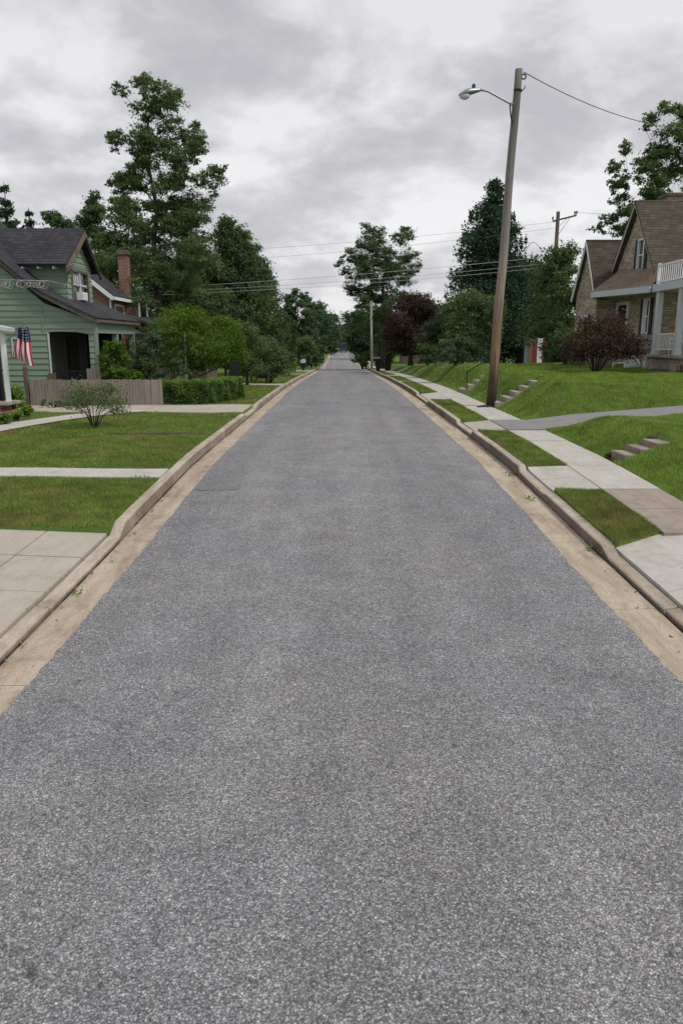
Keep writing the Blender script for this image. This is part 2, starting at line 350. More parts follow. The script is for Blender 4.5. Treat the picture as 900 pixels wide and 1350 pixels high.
def gen_lobes(x,y,z0,z1,R,prof,n,lr=.3,seed=0):
    r=random.Random(seed);L=[]
    H=z1-z0
    for i in range(n):
        t=(i+r.uniform(.1,.9))/n; e=prof(t)*R;a=r.uniform(0,6.283)+i*2.4
        l=R*lr*r.uniform(.65,1.25)*(.55+.45*prof(t))
        l=min(l,H*.3);q=max(0,e-l*.8)*math.sqrt(r.uniform(.15,1))
        L.append((x+q*math.cos(a),y+q*math.sin(a),z0+t*H-(l*.6 if t>.85 else 0)+(l*.4 if t<.1 else 0),l))
    return L
def P_round(t): return max(.15,math.sin(math.pi*min(1,max(0,.08+.86*t)))**.6)
def P_egg(t): return max(.12,math.sin(math.pi*min(1,max(0,(.14+.84*t))**.8))**.7)
def P_cone(t): return max(.10,(1-t)**.75*(1 if t>.08 else .8))
def P_tall(t): return lerp([(0,.75),(.2,1),(.45,.92),(.7,.72),(.9,.5),(1,.28)],t)
def tree(name,x,y,z1,R,leaf,label,cat='tree',zc=None,prof=P_round,nl=26,n=9000,s=.16,lr=.36,trunk=None,seed=1,group=None,lobes=None,lean=(0,0),sub=14,sg=.27,limbs=True,crown='crown',zg=None,tr0=None,flat=0):
    zg=gz(x,y) if zg is None else zg
    if zc is None: zc=zg+(z1-zg)*.22
    root=empty(name,(x,y,zg),label,cat,group)
    if lobes:
        rr=random.Random(seed+77);ex=[]
        for (lx,ly,lz,l) in lobes:
            for k in range(3): ex.append((lx+rr.uniform(-1.3,1.3)*l,ly+rr.uniform(-1.3,1.3)*l,lz+rr.uniform(-1,.9)*l,l*rr.uniform(.35,.6)))
        lobes=[(a,b,c,d*.95) for a,b,c,d in lobes]+ex
    else: nl=int(nl*1.5)
    L=lobes or gen_lobes(x+lean[0],y+lean[1],zc,z1,R,prof,nl,lr,seed)
    s*=.76;n=int(n*1.9)
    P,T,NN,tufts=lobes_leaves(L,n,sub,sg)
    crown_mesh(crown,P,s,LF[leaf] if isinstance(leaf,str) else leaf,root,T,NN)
    r=random.Random(seed+5);tr=trunk or max(.06,(z1-zg)*.017)
    mb=MB();top=zc+(z1-zc)*.86;k=9
    pts=[];rad=[]
    for i in range(k+1):
        t=i/k;z=zg-.15+(top-zg+.15)*t
        pts.append((x+lean[0]*t+tr*.7*math.sin(i*1.7+seed)*t*1.6,y+lean[1]*t+tr*.7*math.cos(i*1.3+seed)*t,z))
        rad.append(tr*(1-.85*t)*(1.45 if i==0 else 1))
    mb.tube(pts,rad,8)
    if limbs:
        order=sorted(range(len(L)),key=lambda q:math.hypot(L[q][0]-x,L[q][1]-y)+.15*abs(L[q][2]-zc))
        nodes=[(Vector(p),rd) for p,rd in zip(pts,rad) if p[2]>zg+(zc-zg)*.6]
        for q in order:
            lx,ly,lz,l=L[q];e=Vector((lx,ly,lz));best=None
            for p,rd in nodes:
                dd=e-p;c=dd.length+max(0,-(dd.z)+.25*dd.length)*1.6
                if best is None or c<best[0]: best=(c,p,rd)
            _,b,rb=best;dd=(e-b).length
            r0=max(.012,min(rb*.62,.02+.028*dd));r1=max(.008,r0*.5)
            side=Vector((r.uniform(-1,1),r.uniform(-1,1),-.5))*dd*.09
            m1=b.lerp(e,.35)+side;m2=b.lerp(e,.7)+side*.8
            mb.tube([b,m1,m2,e],[r0,r0*.85,r0*.68,r1],5,cap=False);nodes.append((e,r1));nodes.append((m2,r0*.68))
            for w in tufts[q][:6]:
                w=Vector(w);k1=e.lerp(w,.55)+Vector((r.uniform(-1,1),r.uniform(-1,1),.5))*.10*l
                mb.tube([e,k1,w],[r1*.6,r1*.4,.004],4,cap=False)
    mb.build('trunk' if crown=='crown' else 'stem',M['bark'],root,smooth=True)
    return root
def conifer(name,x,y,z1,R,leaf,label,zc=None,n=14000,s=.16,whorls=16,seed=1,group=None,power=.8,open_=1.,zg=None,droop=.12,irr=.3):
    zg=gz(x,y) if zg is None else zg
    zc=zc if zc is not None else zg+.6
    root=empty(name,(x,y,zg),label,'tree',group);r=random.Random(seed)
    Ps=[];Ts=[];H=z1-zc;mb=MB();tr=max(.08,(z1-zg)*.014)
    mb.tube([(x,y,zg-.15),(x+.05,y,zg+(z1-zg)*.5),(x,y,z1-.05)],[tr*1.3,tr*.7,.015],8)
    br=[]
    for w in range(whorls):
        t=(w+.2)/whorls;nb=r.randint(5,8) if t<.8 else 4
        for b in range(nb):
            a=r.uniform(0,6.283);tt=t+r.uniform(-.03,.03);Lg=R*max(.05,(1-tt))**power*r.uniform(1-irr,1+irr*.35)+.12
            br.append((a,zc+H*tt,Lg,tt))
    wsum=sum(b[2] for b in br)
    for a,z,Lg,t in br:
        up=.35*Lg*(t-.35);ex=x+Lg*math.cos(a);ey=y+Lg*math.sin(a);ez=z+up-droop*Lg
        r0=.02+.012*Lg;mb.tube([(x,y,z),((x+ex)/2,(y+ey)/2,z+up*.6),(ex,ey,ez)],[r0,r0*.7,.006],4,cap=False)
        c=max(8,int(n*Lg/wsum));k=max(3,int(Lg*2.6*open_))
        u=(RS.randint(0,k,size=c)+.5+RS.normal(size=c)*.16)/k;u=np.clip(u,.05,1.06)
        px=x+(ex-x)*u;py=y+(ey-y)*u;pz=z+(ez-z)*u+up*.3*np.sin(u*3.14)
        sp=(.13+.27*(1-u*.55))*min(1.7,.35+Lg*.4)
        lat=RS.normal(size=c)*sp
        Ps.append(np.stack([px-math.sin(a)*lat,py+math.cos(a)*lat,pz+RS.normal(size=c)*sp*.6-abs(lat)*.2],1))
        Ts.append(np.clip(.15+.65*u*r.uniform(.6,1.1)+RS.normal(size=c)*.12,0,1))
    crown_mesh('crown',np.concatenate(Ps),s,LF[leaf],root,np.concatenate(Ts),flat=.6,asp=.5)
    mb.build('trunk',M['bark'],root,smooth=True);return root
def bush(name,x,y,w,h,leaf,label,n=3500,s=.08,nl=12,seed=1,dpt=None,group=None,cat='shrub',zg=None,lr=.42,base=0):
    zg=gz(x,y) if zg is None else zg;root=empty(name,(x,y,zg),label,cat,group)
    r=random.Random(seed);L=[]
    for i in range(nl):
        a=r.uniform(0,6.283);q=math.sqrt(r.random());t=r.uniform(.18,.85)
        e=math.sin(math.pi*min(.97,.25+.68*t))**.6
        l=min(w/2,h/2)*lr*2*r.uniform(.6,1.1)*.6
        L.append((x+(w/2*e-l*.7)*q*math.cos(a),y+((dpt or w)/2*e-l*.7)*q*math.sin(a),zg+base+min((h-base)*t,h-base-l*.8),l))
    P,T,NN,tu=lobes_leaves(L,n,12,.22);P[:,2]=np.maximum(P[:,2],zg+.01)
    crown_mesh('foliage',P,s,LF[leaf],root,T,NN)
    mb=MB()
    for (lx,ly,lz,l) in L[:9]:
        mb.tube([(x+(lx-x)*.12,y+(ly-y)*.12,zg-.05),(x+(lx-x)*.5,y+(ly-y)*.5,zg+(lz-zg)*.55),(lx,ly,lz)],[.03,.02,.008],5,cap=False)
    mb.build('stem',M['bark'],root,smooth=True);return root
# ---------------------------------------------------------------- ground
def grid(name,xs,ys,zf,mat,kind='structure',skirt=0,smooth=True,tagit=True,parent=None):
    """xs: list, or function y->list"""
    rows=[];V=[]
    for y in ys:
        X=xs(y) if callable(xs) else xs
        rows.append(len(X));V+=[(x,y,zf(x,y)) for x in X]
    n=rows[0];Q=[(j*n+i,j*n+i+1,(j+1)*n+i+1,(j+1)*n+i) for j in range(len(ys)-1) for i in range(n-1)]
    o=mesh_np(name,V,Q,mat,parent,smooth=smooth)
    if tagit:o['kind']=kind
    return o
def frange(a,b,st):
    n=max(1,int(round((b-a)/st)));return [a+(b-a)*i/n for i in range(n+1)]
YN=frange(-6,8,.5)[:-1]+frange(8,34,.2)[:-1]+frange(34,60,.8)[:-1]+frange(60,120,1.5)[:-1]+frange(120,245,3)
jr=random.Random(3);_jl={};_jr={}
def jag(d,y,amp):
    k=round(y,3)
    if k not in d:d[k]=jr.uniform(-amp,amp)
    return d[k]
def xl(y): return -2.47+.004*math.sin(y*3.1)+.006*math.sin(y*.7)+jag(_jl,y,.013)
def xr(y): return 2.70+.008*math.sin(y*1.3+1)+.005*math.sin(y*5)+jag(_jr,y,.014)
YR=frange(-6,1.5,.5)[:-1]+frange(1.5,14,.05)[:-1]+frange(14,34,.2)[:-1]+frange(34,60,.8)[:-1]+frange(60,120,1.5)[:-1]+frange(120,245,3)
def road_z(x,y): return rz(y)+.03*(1-(x/2.6)**2)-.03
grid('road',lambda y:[xl(y)]+[xl(y)+(xr(y)-xl(y))*i/10 for i in range(1,10)]+[xr(y)],YR,road_z,M['asphalt'])
# distant cross street
grid('cross_street',frange(-60,60,6),frange(226,246,4),lambda x,y:rz(y)+.02,M['walkb'])
# asphalt patch
pm=simple('patch_asphalt',(.185,.186,.197),.85,.3,30,.4)
def patch(name,cx,cy,w,h,rot=0):
    V=[];Q=[];n=14
    V.append((cx,cy,road_z(cx,cy)+.006))
    for i in range(n):
        a=6.283*i/n;sx=math.copysign(abs(math.cos(a))**.5,math.cos(a))*w/2*jr.uniform(.85,1.1);sy=math.copysign(abs(math.sin(a))**.5,math.sin(a))*h/2*jr.uniform(.8,1.15)
        V.append((cx+sx,cy+sy+rot*sx,road_z(cx+sx,cy+sy)+.006))
    mesh_np(name,V,[(0,1+i,1+(i+1)%n) for i in range(n)],pm)['kind']='structure'
patch('asphalt_patch',-2.02,12.1,.72,.34,.10)
# gutters
def gutter(name,xa,xb,side):
    V=[];Q=[]
    def strip(y0,y1):
        ys=frange(y0+.003,y1-.003,.5)
        b=len(V)
        for y in ys:
            V.extend([(xa,y,rz(y)-.045),(xa+(xb-xa)*.5,y,rz(y)-.040),(xb,y,rz(y)-.036)])
        for j in range(len(ys)-1):
            for i in range(2): q=b+j*3+i;Q.append((q,q+1,q+4,q+3))
    y=-5
    jo=jr
    while y<240:
        L=jr.choice([1.1,1.9,3.05,3.05,2.4]) if y<60 else 20;strip(y,y+L);y+=L
    o=mesh_np(name,V,Q,M['gutter']);o['kind']='structure'
gutter('gutter',-2.86,-2.3,-1);gutter('gutter',2.5,3.15,1)
grid('dirt_bed',[-14,-9,-6,-4,-3.3,-3,-2.5,-2,0,2,2.5,3,3.3,4,4.9],YN,lambda x,y:rz(y)-.085,M['joint'])
# kerbs: segments with open joints, height varies at driveways
KL=[(-6,.02),(9.30,.022),(9.55,.15),(22.2,.15),(22.5,.05),(25.2,.05),(25.6,.15),(240,.15)]
KR=[(-6,.022),(8.45,.025),(8.7,.10),(11.25,.10),(11.4,.07),(13.02,.07),(13.14,.15),(17.95,.15),(18.08,.06),(20.3,.06),(20.6,.15),(27.4,.15),(27.7,.05),(31.6,.05),(31.9,.15),(240,.15)]
def kerb(name,xf,xb,K,top):
    mb=MB();y=-5.2;s=1 if xb>xf else -1
    while y<236:
        L=jr.choice([2.9,3.05,3.1]) if y<60 else 12
        br=[y+.007]+[k for k,_ in K if y+.05<k<y+L-.05]+[y+L-.007]
        off=jr.uniform(-.008,.008);dz=jr.uniform(-.006,.006)
        for a,b in zip(br,br[1:]):
            nn=max(1,int((b-a)/1.)) if a<60 else 2
            for q in range(nn):
                ya=a+(b-a)*q/nn;yb=a+(b-a)*(q+1)/nn
                P=[]
                for yy in (ya,yb):
                    h=lerp(K,yy);z=rz(yy)+dz;zt=rz(yy)+.15+dz if h>=.15 else rz(yy)+h+dz
                    ztb=max(zt, rz(yy)+min(.148,h+.02)+dz)
                    P.append([(xf+off,yy,z-.12),(xf+off,yy,zt-.022),(xf+off+s*.008,yy,zt-.008),(xf+off+s*.03,yy,zt),(xf+off+s*.10,yy,(zt*.6+ztb*.4)),(xb+off,yy,ztb),(xb+off,yy,z-.12)])
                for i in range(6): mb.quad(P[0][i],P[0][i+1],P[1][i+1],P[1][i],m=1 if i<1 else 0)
                if q==0 and a==br[0]: mb.quad(*P[0])
                if q==nn-1 and b==br[-1]: mb.quad(*P[1])
        y+=L
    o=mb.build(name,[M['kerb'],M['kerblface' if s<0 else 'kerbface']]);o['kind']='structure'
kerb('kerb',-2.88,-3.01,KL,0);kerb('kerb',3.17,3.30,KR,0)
# silt and dirt gathered along the kerb foot
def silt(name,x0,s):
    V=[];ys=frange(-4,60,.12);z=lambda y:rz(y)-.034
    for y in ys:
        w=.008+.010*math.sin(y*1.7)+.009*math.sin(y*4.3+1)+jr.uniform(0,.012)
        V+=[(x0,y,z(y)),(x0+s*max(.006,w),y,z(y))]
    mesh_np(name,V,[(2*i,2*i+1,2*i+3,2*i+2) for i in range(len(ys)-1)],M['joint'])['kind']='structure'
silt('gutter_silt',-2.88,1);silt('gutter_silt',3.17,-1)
# lawns
XL=[-3.0125,-3.014,-3.1,-3.4,-3.8,-4.4,-5.2,-6,-7,-8,-9,-10,-12,-15,-20,-30,-50]
YLw=[9.28,9.285]+[y for y in YN if y>9.3]
YRw=[8.7]+[y for y in YN if y>8.75]
grid('left_lawn',XL,YLw,lambda x,y:ll(x,y)-.012-(.16 if y<9.283 or x>-3.013 else 0),M['grass'])
def vz(x,y): return zl(y)-.012+.012*math.sin(y*2+x*5)
for va,vb in ((8.72,11.29),(13.11,18.02),(20.33,27.67),(31.63,41.99),(43.01,52.99),(55.51,73.9),(78.1,236)):
    if va<9:
        ys=[8.55,8.556]+[y for y in YN if 8.7<y<vb-.05]+[vb,vb+.004];V=[];X=[3.303,3.305,3.45,3.7,4.0,4.2]
        for y in ys:
            for x in X:
                Y=y+.62*(x-3.15)*(1-sm((y-8.55)/1.9));V.append((x,Y,vz(x,Y)-(.14 if (y<8.553 or y>vb or x<3.304) else 0)))
        n=6;mesh_np('right_verge',V,[(j*n+i,j*n+i+1,(j+1)*n+i+1,(j+1)*n+i) for j in range(len(ys)-1) for i in range(n-1)],M['grass'],smooth=True)['kind']='structure';continue
    ys=[va-.004,va]+[y for y in YN if va+.05<y<vb-.05]+[vb,vb+.004]
    grid('right_verge',[3.303,3.305,3.45,3.7,4.0,4.2],ys,lambda x,y:vz(x,y)-(.14 if (y<va or y>vb or x<3.304) else 0),M['grass'])
XRt=[4.9,4.96]+frange(5.04,7.2,.12)+[7.5,7.9,8.4,9,10,11.5,13,15,18,22,28,36,50]
YB=sorted(set(YN+[round(v,3) for s in STEPS for v in (s[0]-.03,s[0]-.01,s[1]+.01,s[1]+.03)]))
grid('right_lawn',XRt,YB,lambda x,y:lr(x,y)-.008,M['grass'])
def gsheet(x,y):
    base=rz(y)-.6
    if y>244: base=rz(y)-.02
    if abs(x)>48: base=rz(y)-.1+min(1,(abs(x)-48)/200)*2
    return base
grid('ground',[-900,-400,-200,-100,-55,-49,-20,-3,3,20,49,55,100,200,400,900],[-60,-20,-6,0,20,50,100,150,200,243,245,260,300,400,600,900,1500],gsheet,M['grass'])
# sheets on top: slabs = list of (x0,x1,y0,y1) panels with joints
def panels(name,rects,mat,zf,lift=.006,gap=.004,step=.25,skew=None):
    V=[];Q=[]
    for (x0,x1,y0,y1) in rects:
        xs=frange(x0+gap,x1-gap,.5);ys=frange(y0+gap,y1-gap,step);b=len(V);n=len(xs);t=jr.uniform(-.003,.003);rows=len(ys)
        for y in ys:
            for x in xs:
                X,Y=(x,y) if skew is None else skew(x,y)
                V.append((X,Y,zf(X,Y)+lift+t))
        for j in range(rows-1):
            for i in range(n-1): q=b+j*n+i;Q.append((q,q+1,q+n+1,q+n))
        # skirts
        per=[b+i for i in range(n)]+[b+j*n+n-1 for j in range(1,rows)]+[b+(rows-1)*n+i for i in reversed(range(n-1))]+[b+j*n for j in reversed(range(1,rows-1))]
        k=len(V)
        for p in per: V.append((V[p][0],V[p][1],V[p][2]-.05))
        for i in range(len(per)): j=(i+1)%len(per);Q.append((per[i],per[j],k+j,k+i))
    o=mesh_np(name,V,Q,mat);o['kind']='structure';return o
def zlf(x,y): return zl(y)+(0)
def rowp(x0,x1,ys): return [(x0,x1,a,b) for a,b in zip(ys,ys[1:])]
SWY=[9.0,10.15,11.28]
panels('sidewalk',rowp(4.05,4.96,SWY),M['walkb'],zlf)
panels('sidewalk',rowp(4.05,4.96,[11.3,13.1]),M['walk'],zlf,.010)
panels('sidewalk',rowp(4.05,4.96,[13.12,14.5,16.1,18.0]),M['walk'],zlf,gap=.011)
panels('sidewalk',rowp(4.05,4.96,[20.35]+frange(21.8,28,1.5)[0:]+frange(29.5,60,1.5)+frange(64,112,4)+frange(118,226,12)),M['walk'],zlf,gap=.011)
def zap(x,y):
    k=lerp(KR,y)+.012;t=sm((x-3.3)/.7)
    return rz(y)+min(.15,k+.01)*(1-t)+.15*t
panels('driveway_apron',[(3.32,4.04,11.32,12.2),(3.32,4.04,12.2,13.08)],M['walk'],zap,.008)
# near right driveway (skewed top edge)
def skn(x,y): return (x,y+.55*(x-3.19)*max(0,(y-2)/6.6)*.9 if y>2 else y)
panels('right_driveway',[(3.32,6.2,a,b) for a,b in ((-4,0),(0,2.6),(2.6,5.2),(5.2,7.1),(7.1,8.55))],M['walk'],lambda x,y:rz(y)+.060+.085*min(1,max(0,(x-3.3)/1.6)),.012,skew=lambda x,y:(x,y+.62*(min(x,4.6)-3.15)*sm((y-5)/3.5)))
# grey driveway crossing the sidewalk and running up between the banks
panels('driveway_apron',[(3.32,4.04,18.05,20.3)],M['drive'],zap,.010)
def zgd(x,y): return max(zl(y),lr(x,y))+.004 if x>4.95 else zl(y)
panels('grey_driveway',[(4.05,5.0,18.05,20.3),(5.0,14,18.2,20.2),(14,30,18.2,20.2)],M['gdrive'],zgd,.022)
panels('driveway_apron',[(3.32,4.04,27.7,29.6),(3.32,4.04,29.6,31.6)],M['walk'],zap,.008)
panels('driveway_apron',[(3.32,4.04,42,43),(3.32,4.04,53,55.5),(3.32,4.04,74,78)],M['walk'],zlf,.008)
panels('lawn_path',[(4.97,7.5,66,68)],M['walk'],lambda x,y:lr(x,y),.01)
# left: near driveway panels, paths
LD=[]
for a,b in ((-5.3,-2.98),(-7.9,-5.3),(-11,-7.9)):
    for c,d in zip([-4,-1.6,.8,3.0,4.55,6.0,7.55,9.27][:-1],[-1.6,.8,3.0,4.55,6.0,7.55,9.27]): LD.append((a,b,c,d))
def zll(x,y): return ll(x,y)+.004
def zdl(x,y): return rz(y)+.055+.085*min(1,max(0,(-3.02-x)/2.2))
rw=[-4,-1.2,.4,1.6,2.7,3.8,4.93,6.06,7.2,8.3,9.27]
panels('left_driveway',[(a,b,c,d) for (a,b) in ((-3.8,-3.025),(-5.0,-3.8),(-6.2,-5.0),(-9,-6.2)) for c,d in zip(rw,rw[1:])],M['drive'],zdl,.012,gap=.008)
panels('footpath',[(a,a+1.1,12.12,12.8) for a in [-3.02-1.1*(i+1) for i in range(8)]],M['walk'],zll,.012)
panels('cross_path',[(a,a+1.5,22.6,25.25) for a in [-3.02-1.5*(i+1) for i in range(3)]],M['drive'],zll,.012)
panels('cross_path',[(a,a+1.5,22.6+.3*k,25.1) for k,a in enumerate([-7.48-1.5*(i+1) for i in range(2)])],M['drive'],zll,.012)
def band(name,pts,w,mat,zf,lift=.014):
    V=[];Q=[]
    for i,(x,y) in enumerate(pts):
        a=pts[max(0,i-1)];b=pts[min(len(pts)-1,i+1)];dx,dy=b[0]-a[0],b[1]-a[1];l=math.hypot(dx,dy);nx,ny=-dy/l*w/2,dx/l*w/2
        for s in (-1,1): V.append((x+s*nx,y+s*ny,zf(x,y)+lift))
    Q=[(2*i,2*i+1,2*i+3,2*i+2) for i in range(len(pts)-1)]
    mesh_np(name,V,Q,mat)['kind']='structure'
band('curved_path',[(-9.9,14.0),(-9.0,16.0),(-8.6,17.6),(-8.4,19.0),(-8.1,20.4),(-7.6,21.6),(-6.9,22.5),(-6.2,23.0)],.95,M['walk'],zll)
panels('lawn_path',[(-9,-3.02,37.6,39.4)],M['walk'],zll,.012)
panels('lawn_path',[(-9,-3.02,58,60),(-9,-3.02,71,74)],M['walk'],zll,.012)
# bare soil strip across the left lawn
def irr_strip(name,x0,x1,yc,w,mat,zf):
    V=[];n=30
    for i in range(n+1):
        x=x0+(x1-x0)*i/n;e=math.sin(math.pi*i/n)**.5
        V.append((x,yc-w/2*e*jr.uniform(.5,1.2),zf(x,yc)+.003));V.append((x,yc+w/2*e*jr.uniform(.5,1.2),zf(x,yc)+.003))
    mesh_np(name,V,[(2*i,2*i+1,2*i+3,2*i+2) for i in range(n)],mat)['kind']='structure'
irr_strip('soil_strip',-5.6,-3.15,17.5,.32,M['soil'],ll)
# ---------------------------------------------------------------- grass blades
def on_path(x,y):
    if x<0:
        if y<9.30: return True
        if 12.1<y<12.82: return True
        if 22.55<y<25.3 and x>-10.4 : return True
        if 37.5<y<39.5 or 57.9<y<60.1 or 70.9<y<74.1: return True
        if 14<y<23 and x<-5.8:
            pts=[(-9.9,14.0),(-9.0,16.0),(-8.6,17.6),(-8.4,19.0),(-8.1,20.4),(-7.6,21.6),(-6.9,22.5),(-6.2,23.0)]
            for (a,b),(c,d) in zip(pts,pts[1:]):
                t=max(0,min(1,((x-a)*(c-a)+(y-b)*(d-b))/((c-a)**2+(d-b)**2)))
                if math.hypot(x-a-t*(c-a),y-b-t*(d-b))<.47: return True
        if abs(y-17.5)<.13 and -5.6<x<-3.15: return RS.rand()<.75
        if 21.0<y<22.6 and x<-9.0: return True
        return False
    if x<4.05:
        for a,b in ((-9,8.54),(11.3,13.1),(18.03,20.32),(27.7,31.6),(42,43),(53,55.5),(74,78)):
            if a<y<b: return not (a<0 and y>8.54+.62*(x-3.15))
        return y<8.54+.62*(x-3.15)
    if x<4.98: return True
    if 18.17<y<20.23: return True
    if 66<y<68 and x<7.5:return True
    for (a,b,ri,tr_,n,x0) in STEPS:
        if a-.03<y<b+.03 and x<x0+tr_*n+.08: return True
    return False
def blades(name,regions,label,mat='blade'):
    P=[];Hh=[];Wd=[]
    for (x0,x1,y0,y1,cnt,h,w) in regions:
        X=RS.uniform(x0,x1,cnt);Y=y0+(y1-y0)*RS.uniform(0,1,cnt)
        for x,y in zip(X,Y):
            if on_path(x+jr.uniform(-.025,.025),y+jr.uniform(-.03,.03)): continue
            z=(ll(x,y) if x<0 else (vz(x,y)+.012 if x<4.05 else lr(x,y)))
            P.append((x,y,z-.012));Hh.append(h);Wd.append(w)
    P=np.array(P);n=len(P);h=np.array(Hh)*RS.uniform(.5,1.35,n);w=np.array(Wd)*RS.uniform(.7,1.3,n)
    a=RS.uniform(0,6.283,n);b=RS.uniform(0,6.283,n);ln=RS.uniform(.1,.8,n)*h
    side=np.stack([np.cos(a)*w/2,np.sin(a)*w/2,np.zeros(n)],1);tip=np.stack([np.cos(b)*ln,np.sin(b)*ln,h],1)
    V=np.stack([P-side,P+side,P+tip],1).reshape(-1,3)
    cl=np.sin(P[:,0]*2.1+P[:,1]*.9)*np.sin(P[:,1]*1.7-P[:,0])*.12
    o=mesh_np(name,V,np.arange(n*3).reshape(-1,3),M[mat],tint=np.clip(RS.uniform(0,1,n)*.7+.15+cl,0,1))
    o['kind']='stuff';o['label']=label;o['category']='grass'
blades('grass',[(-7,-3.015,9.27,12.1,66000,.045,.008),(-9,-3.02,12.8,17,62000,.045,.010),(-11.5,-3.015,17,25,60000,.05,.014),(-11,-3.015,25.3,37,36000,.06,.022),(-12,-3.015,38,60,16000,.07,.04)],'short green grass of the left front lawns')
blades('grass',[(3.305,4.05,8.5,13,30000,.05,.008),(3.305,4.05,13,20,26000,.05,.011),(3.305,4.05,20,32,15000,.055,.018),(3.305,4.05,32,60,7000,.06,.035)],'narrow strips of grass between right kerb and sidewalk')
blades('grass',[(4.98,8.5,9,14,56000,.055,.010),(4.98,10,14,18.2,56000,.055,.012),(4.98,13,20.2,26,80000,.06,.016),(4.98,18,26,40,50000,.07,.028),(4.98,22,40,66,18000,.08,.05)],'grass on the raised banks beside the right sidewalk','bank_blade')
def tufts(label,x0,x1,y0,y1,k,seed):
    r_=np.random.RandomState(seed);P=[]
    for i in range(k):
        x=r_.uniform(x0,x1);y=r_.uniform(y0,y1)
        if on_path(x,y) or on_path(x+.1,y) or on_path(x-.1,y): continue
        m=r_.randint(8,26);q=np.stack([x+r_.normal(size=m)*.07,y+r_.normal(size=m)*.09,np.zeros(m)],1)
        q[:,2]=[gz(a,b)+.03+abs(r_.normal())*.015 if (a<0 or a>4.95) else vz(a,b)+.045+abs(r_.normal())*.015 for a,b in q[:,:2]];P.append(q)
    P=np.concatenate(P);o=crown_mesh('lawn_weeds',P,.032,LF['hedge'],None,r_.rand(len(P)),flat=2);tag(o,label,'weeds',kind='stuff')
tufts('clover and broad-leaved weeds through the left lawns',-7.5,-3.05,9.4,22.4,170,5)
tufts('clover and broad-leaved weeds on the right banks and verges',3.35,9.5,8.8,28,190,6)
n_=260;X=np.where(RS.rand(n_)<.5,RS.normal(-2.80,.07,n_).clip(-2.86,-2.55),RS.normal(3.07,.08,n_).clip(2.8,3.15));Yl=3.5+26*RS.rand(n_)**1.3
Pl=np.array([(x,y,rz(y)-.028) for x,y in zip(X,Yl)])
litter=m_leaf('dry_leaf',(.06,.035,.018),(.24,.15,.06),.1,.8)
o=crown_mesh('leaf_litter',Pl,.032,litter,None,RS.rand(n_),flat=4);o['kind']='stuff';o['label']='small dry leaves and twigs lying along both gutters';o['category']='leaf litter'
# ragged edge tufts and weeds
def weed(x,y,r,label,n=60,zz=None):
    z=zz if zz is not None else rz(y)-.035
    P=np.stack([x+RS.normal(size=n)*r,y+RS.normal(size=n)*r*1.3,z+.01+abs(RS.normal(size=n))*.025],1)
    o=crown_mesh('weed',P,.035,LF['hedge'],None,RS.uniform(0,1,n),flat=1);tag(o,label,'weed',kind='stuff')
weed(3.12,13.15,.10,'low weeds where the gutter meets the full kerb face on right')
weed(3.0,11.4,.07,'small weed flat on the right gutter below the concrete apron',40)
weed(3.12,8.9,.05,'weed in the right kerb joint near the closest grass strip',40)
weed(-2.78,7.4,.035,'tiny weed on the left gutter beside the wide driveway',18)
# ---------------------------------------------------------------- steps
def steps(idx,label,mat,cheek=True):
    a,b,ri,tr,n,x0=STEPS[idx];ym=(a+b)/2;z0=zl(ym)
    root=empty('stone_steps',(x0,ym,z0),label,'steps')
    for k in range(n):
        mb=MB();xa=x0+k*tr;xb=xa+tr+(.03 if k<n-1 else .55)
        mb.box(xa,xb,a+.02,b-.02,z0-.1+k*ri*.6,z0+(k+1)*ri-.001*k)
        mb.build('step',mat,root,bevel=.015)
    if idx==0:
        mb=MB();kk=0
        for k in range(n+1):
            for q in range(2):
                mb.ball((x0+k*tr+rnd.uniform(-.1,.15),b+rnd.uniform(-.02,.10),z0+k*ri+rnd.uniform(-.02,.05)),rnd.uniform(.05,.09),1.2,1,.7,7,5)
        o=mb.build('soil_clods',M['soil'],None,smooth=True);o['kind']='stuff';o['label']='dark crumbled soil along the far side of the low steps'
    return root
steps(0,'three low dark concrete steps in the nearest right bank',M['stepd'])
steps(1,'five concrete steps climbing the bank beside the leaning light pole',M['stepc'])
steps(2,'farther concrete steps with a dark handrail rising from the sidewalk',M['stepc'])
# handrail for the farther steps
hr=empty('handrail',(5.3,31.1,zl(31)),'dark iron handrail beside the farther bank steps','handrail')
mb=MB();p1=at(593,505,31.1);
ra=(5.15,31.15,zl(31)+.85);rb=(6.45,31.15,zl(31)+1.65)
mb.tube([ra,rb,(6.9,31.15,rb[2]+.02)],.022,6);mb.build('rail',M['iron'],hr)
for (x,y,zt) in ((5.2,31.15,ra[2]),(6.45,31.15,rb[2])):
    mb=MB();mb.tube([(x,y,zl(y)-.05),(x,y,zt)],.02,6);mb.build('post',M['iron'],hr)
x,y,z=at(637,486,36);mb=MB();mb.tube([(x,y,lr(x,y)-.1),(x,y,lr(x,y)+1.05)],.025,6);mb.tube([(x,y,lr(x,y)+1.05),(x,y,lr(x,y)+1.10)],[.05,.03],8)
tag(mb.build('garden_post',M['iron']),'thin black post standing alone on the lawn behind the farther steps','post')
x,y,z=at(618,484,38);panels('stepping_slab',[(x-.5,x+.5,37.4,38.4)],M['walk'],lambda x,y:lr(x,y),.03)
panels('lawn_path',[(10.5,15,47,48.5),(8.5,10.5,44.5,46)],M['walk'],lambda x,y:lr(x,y),.03)
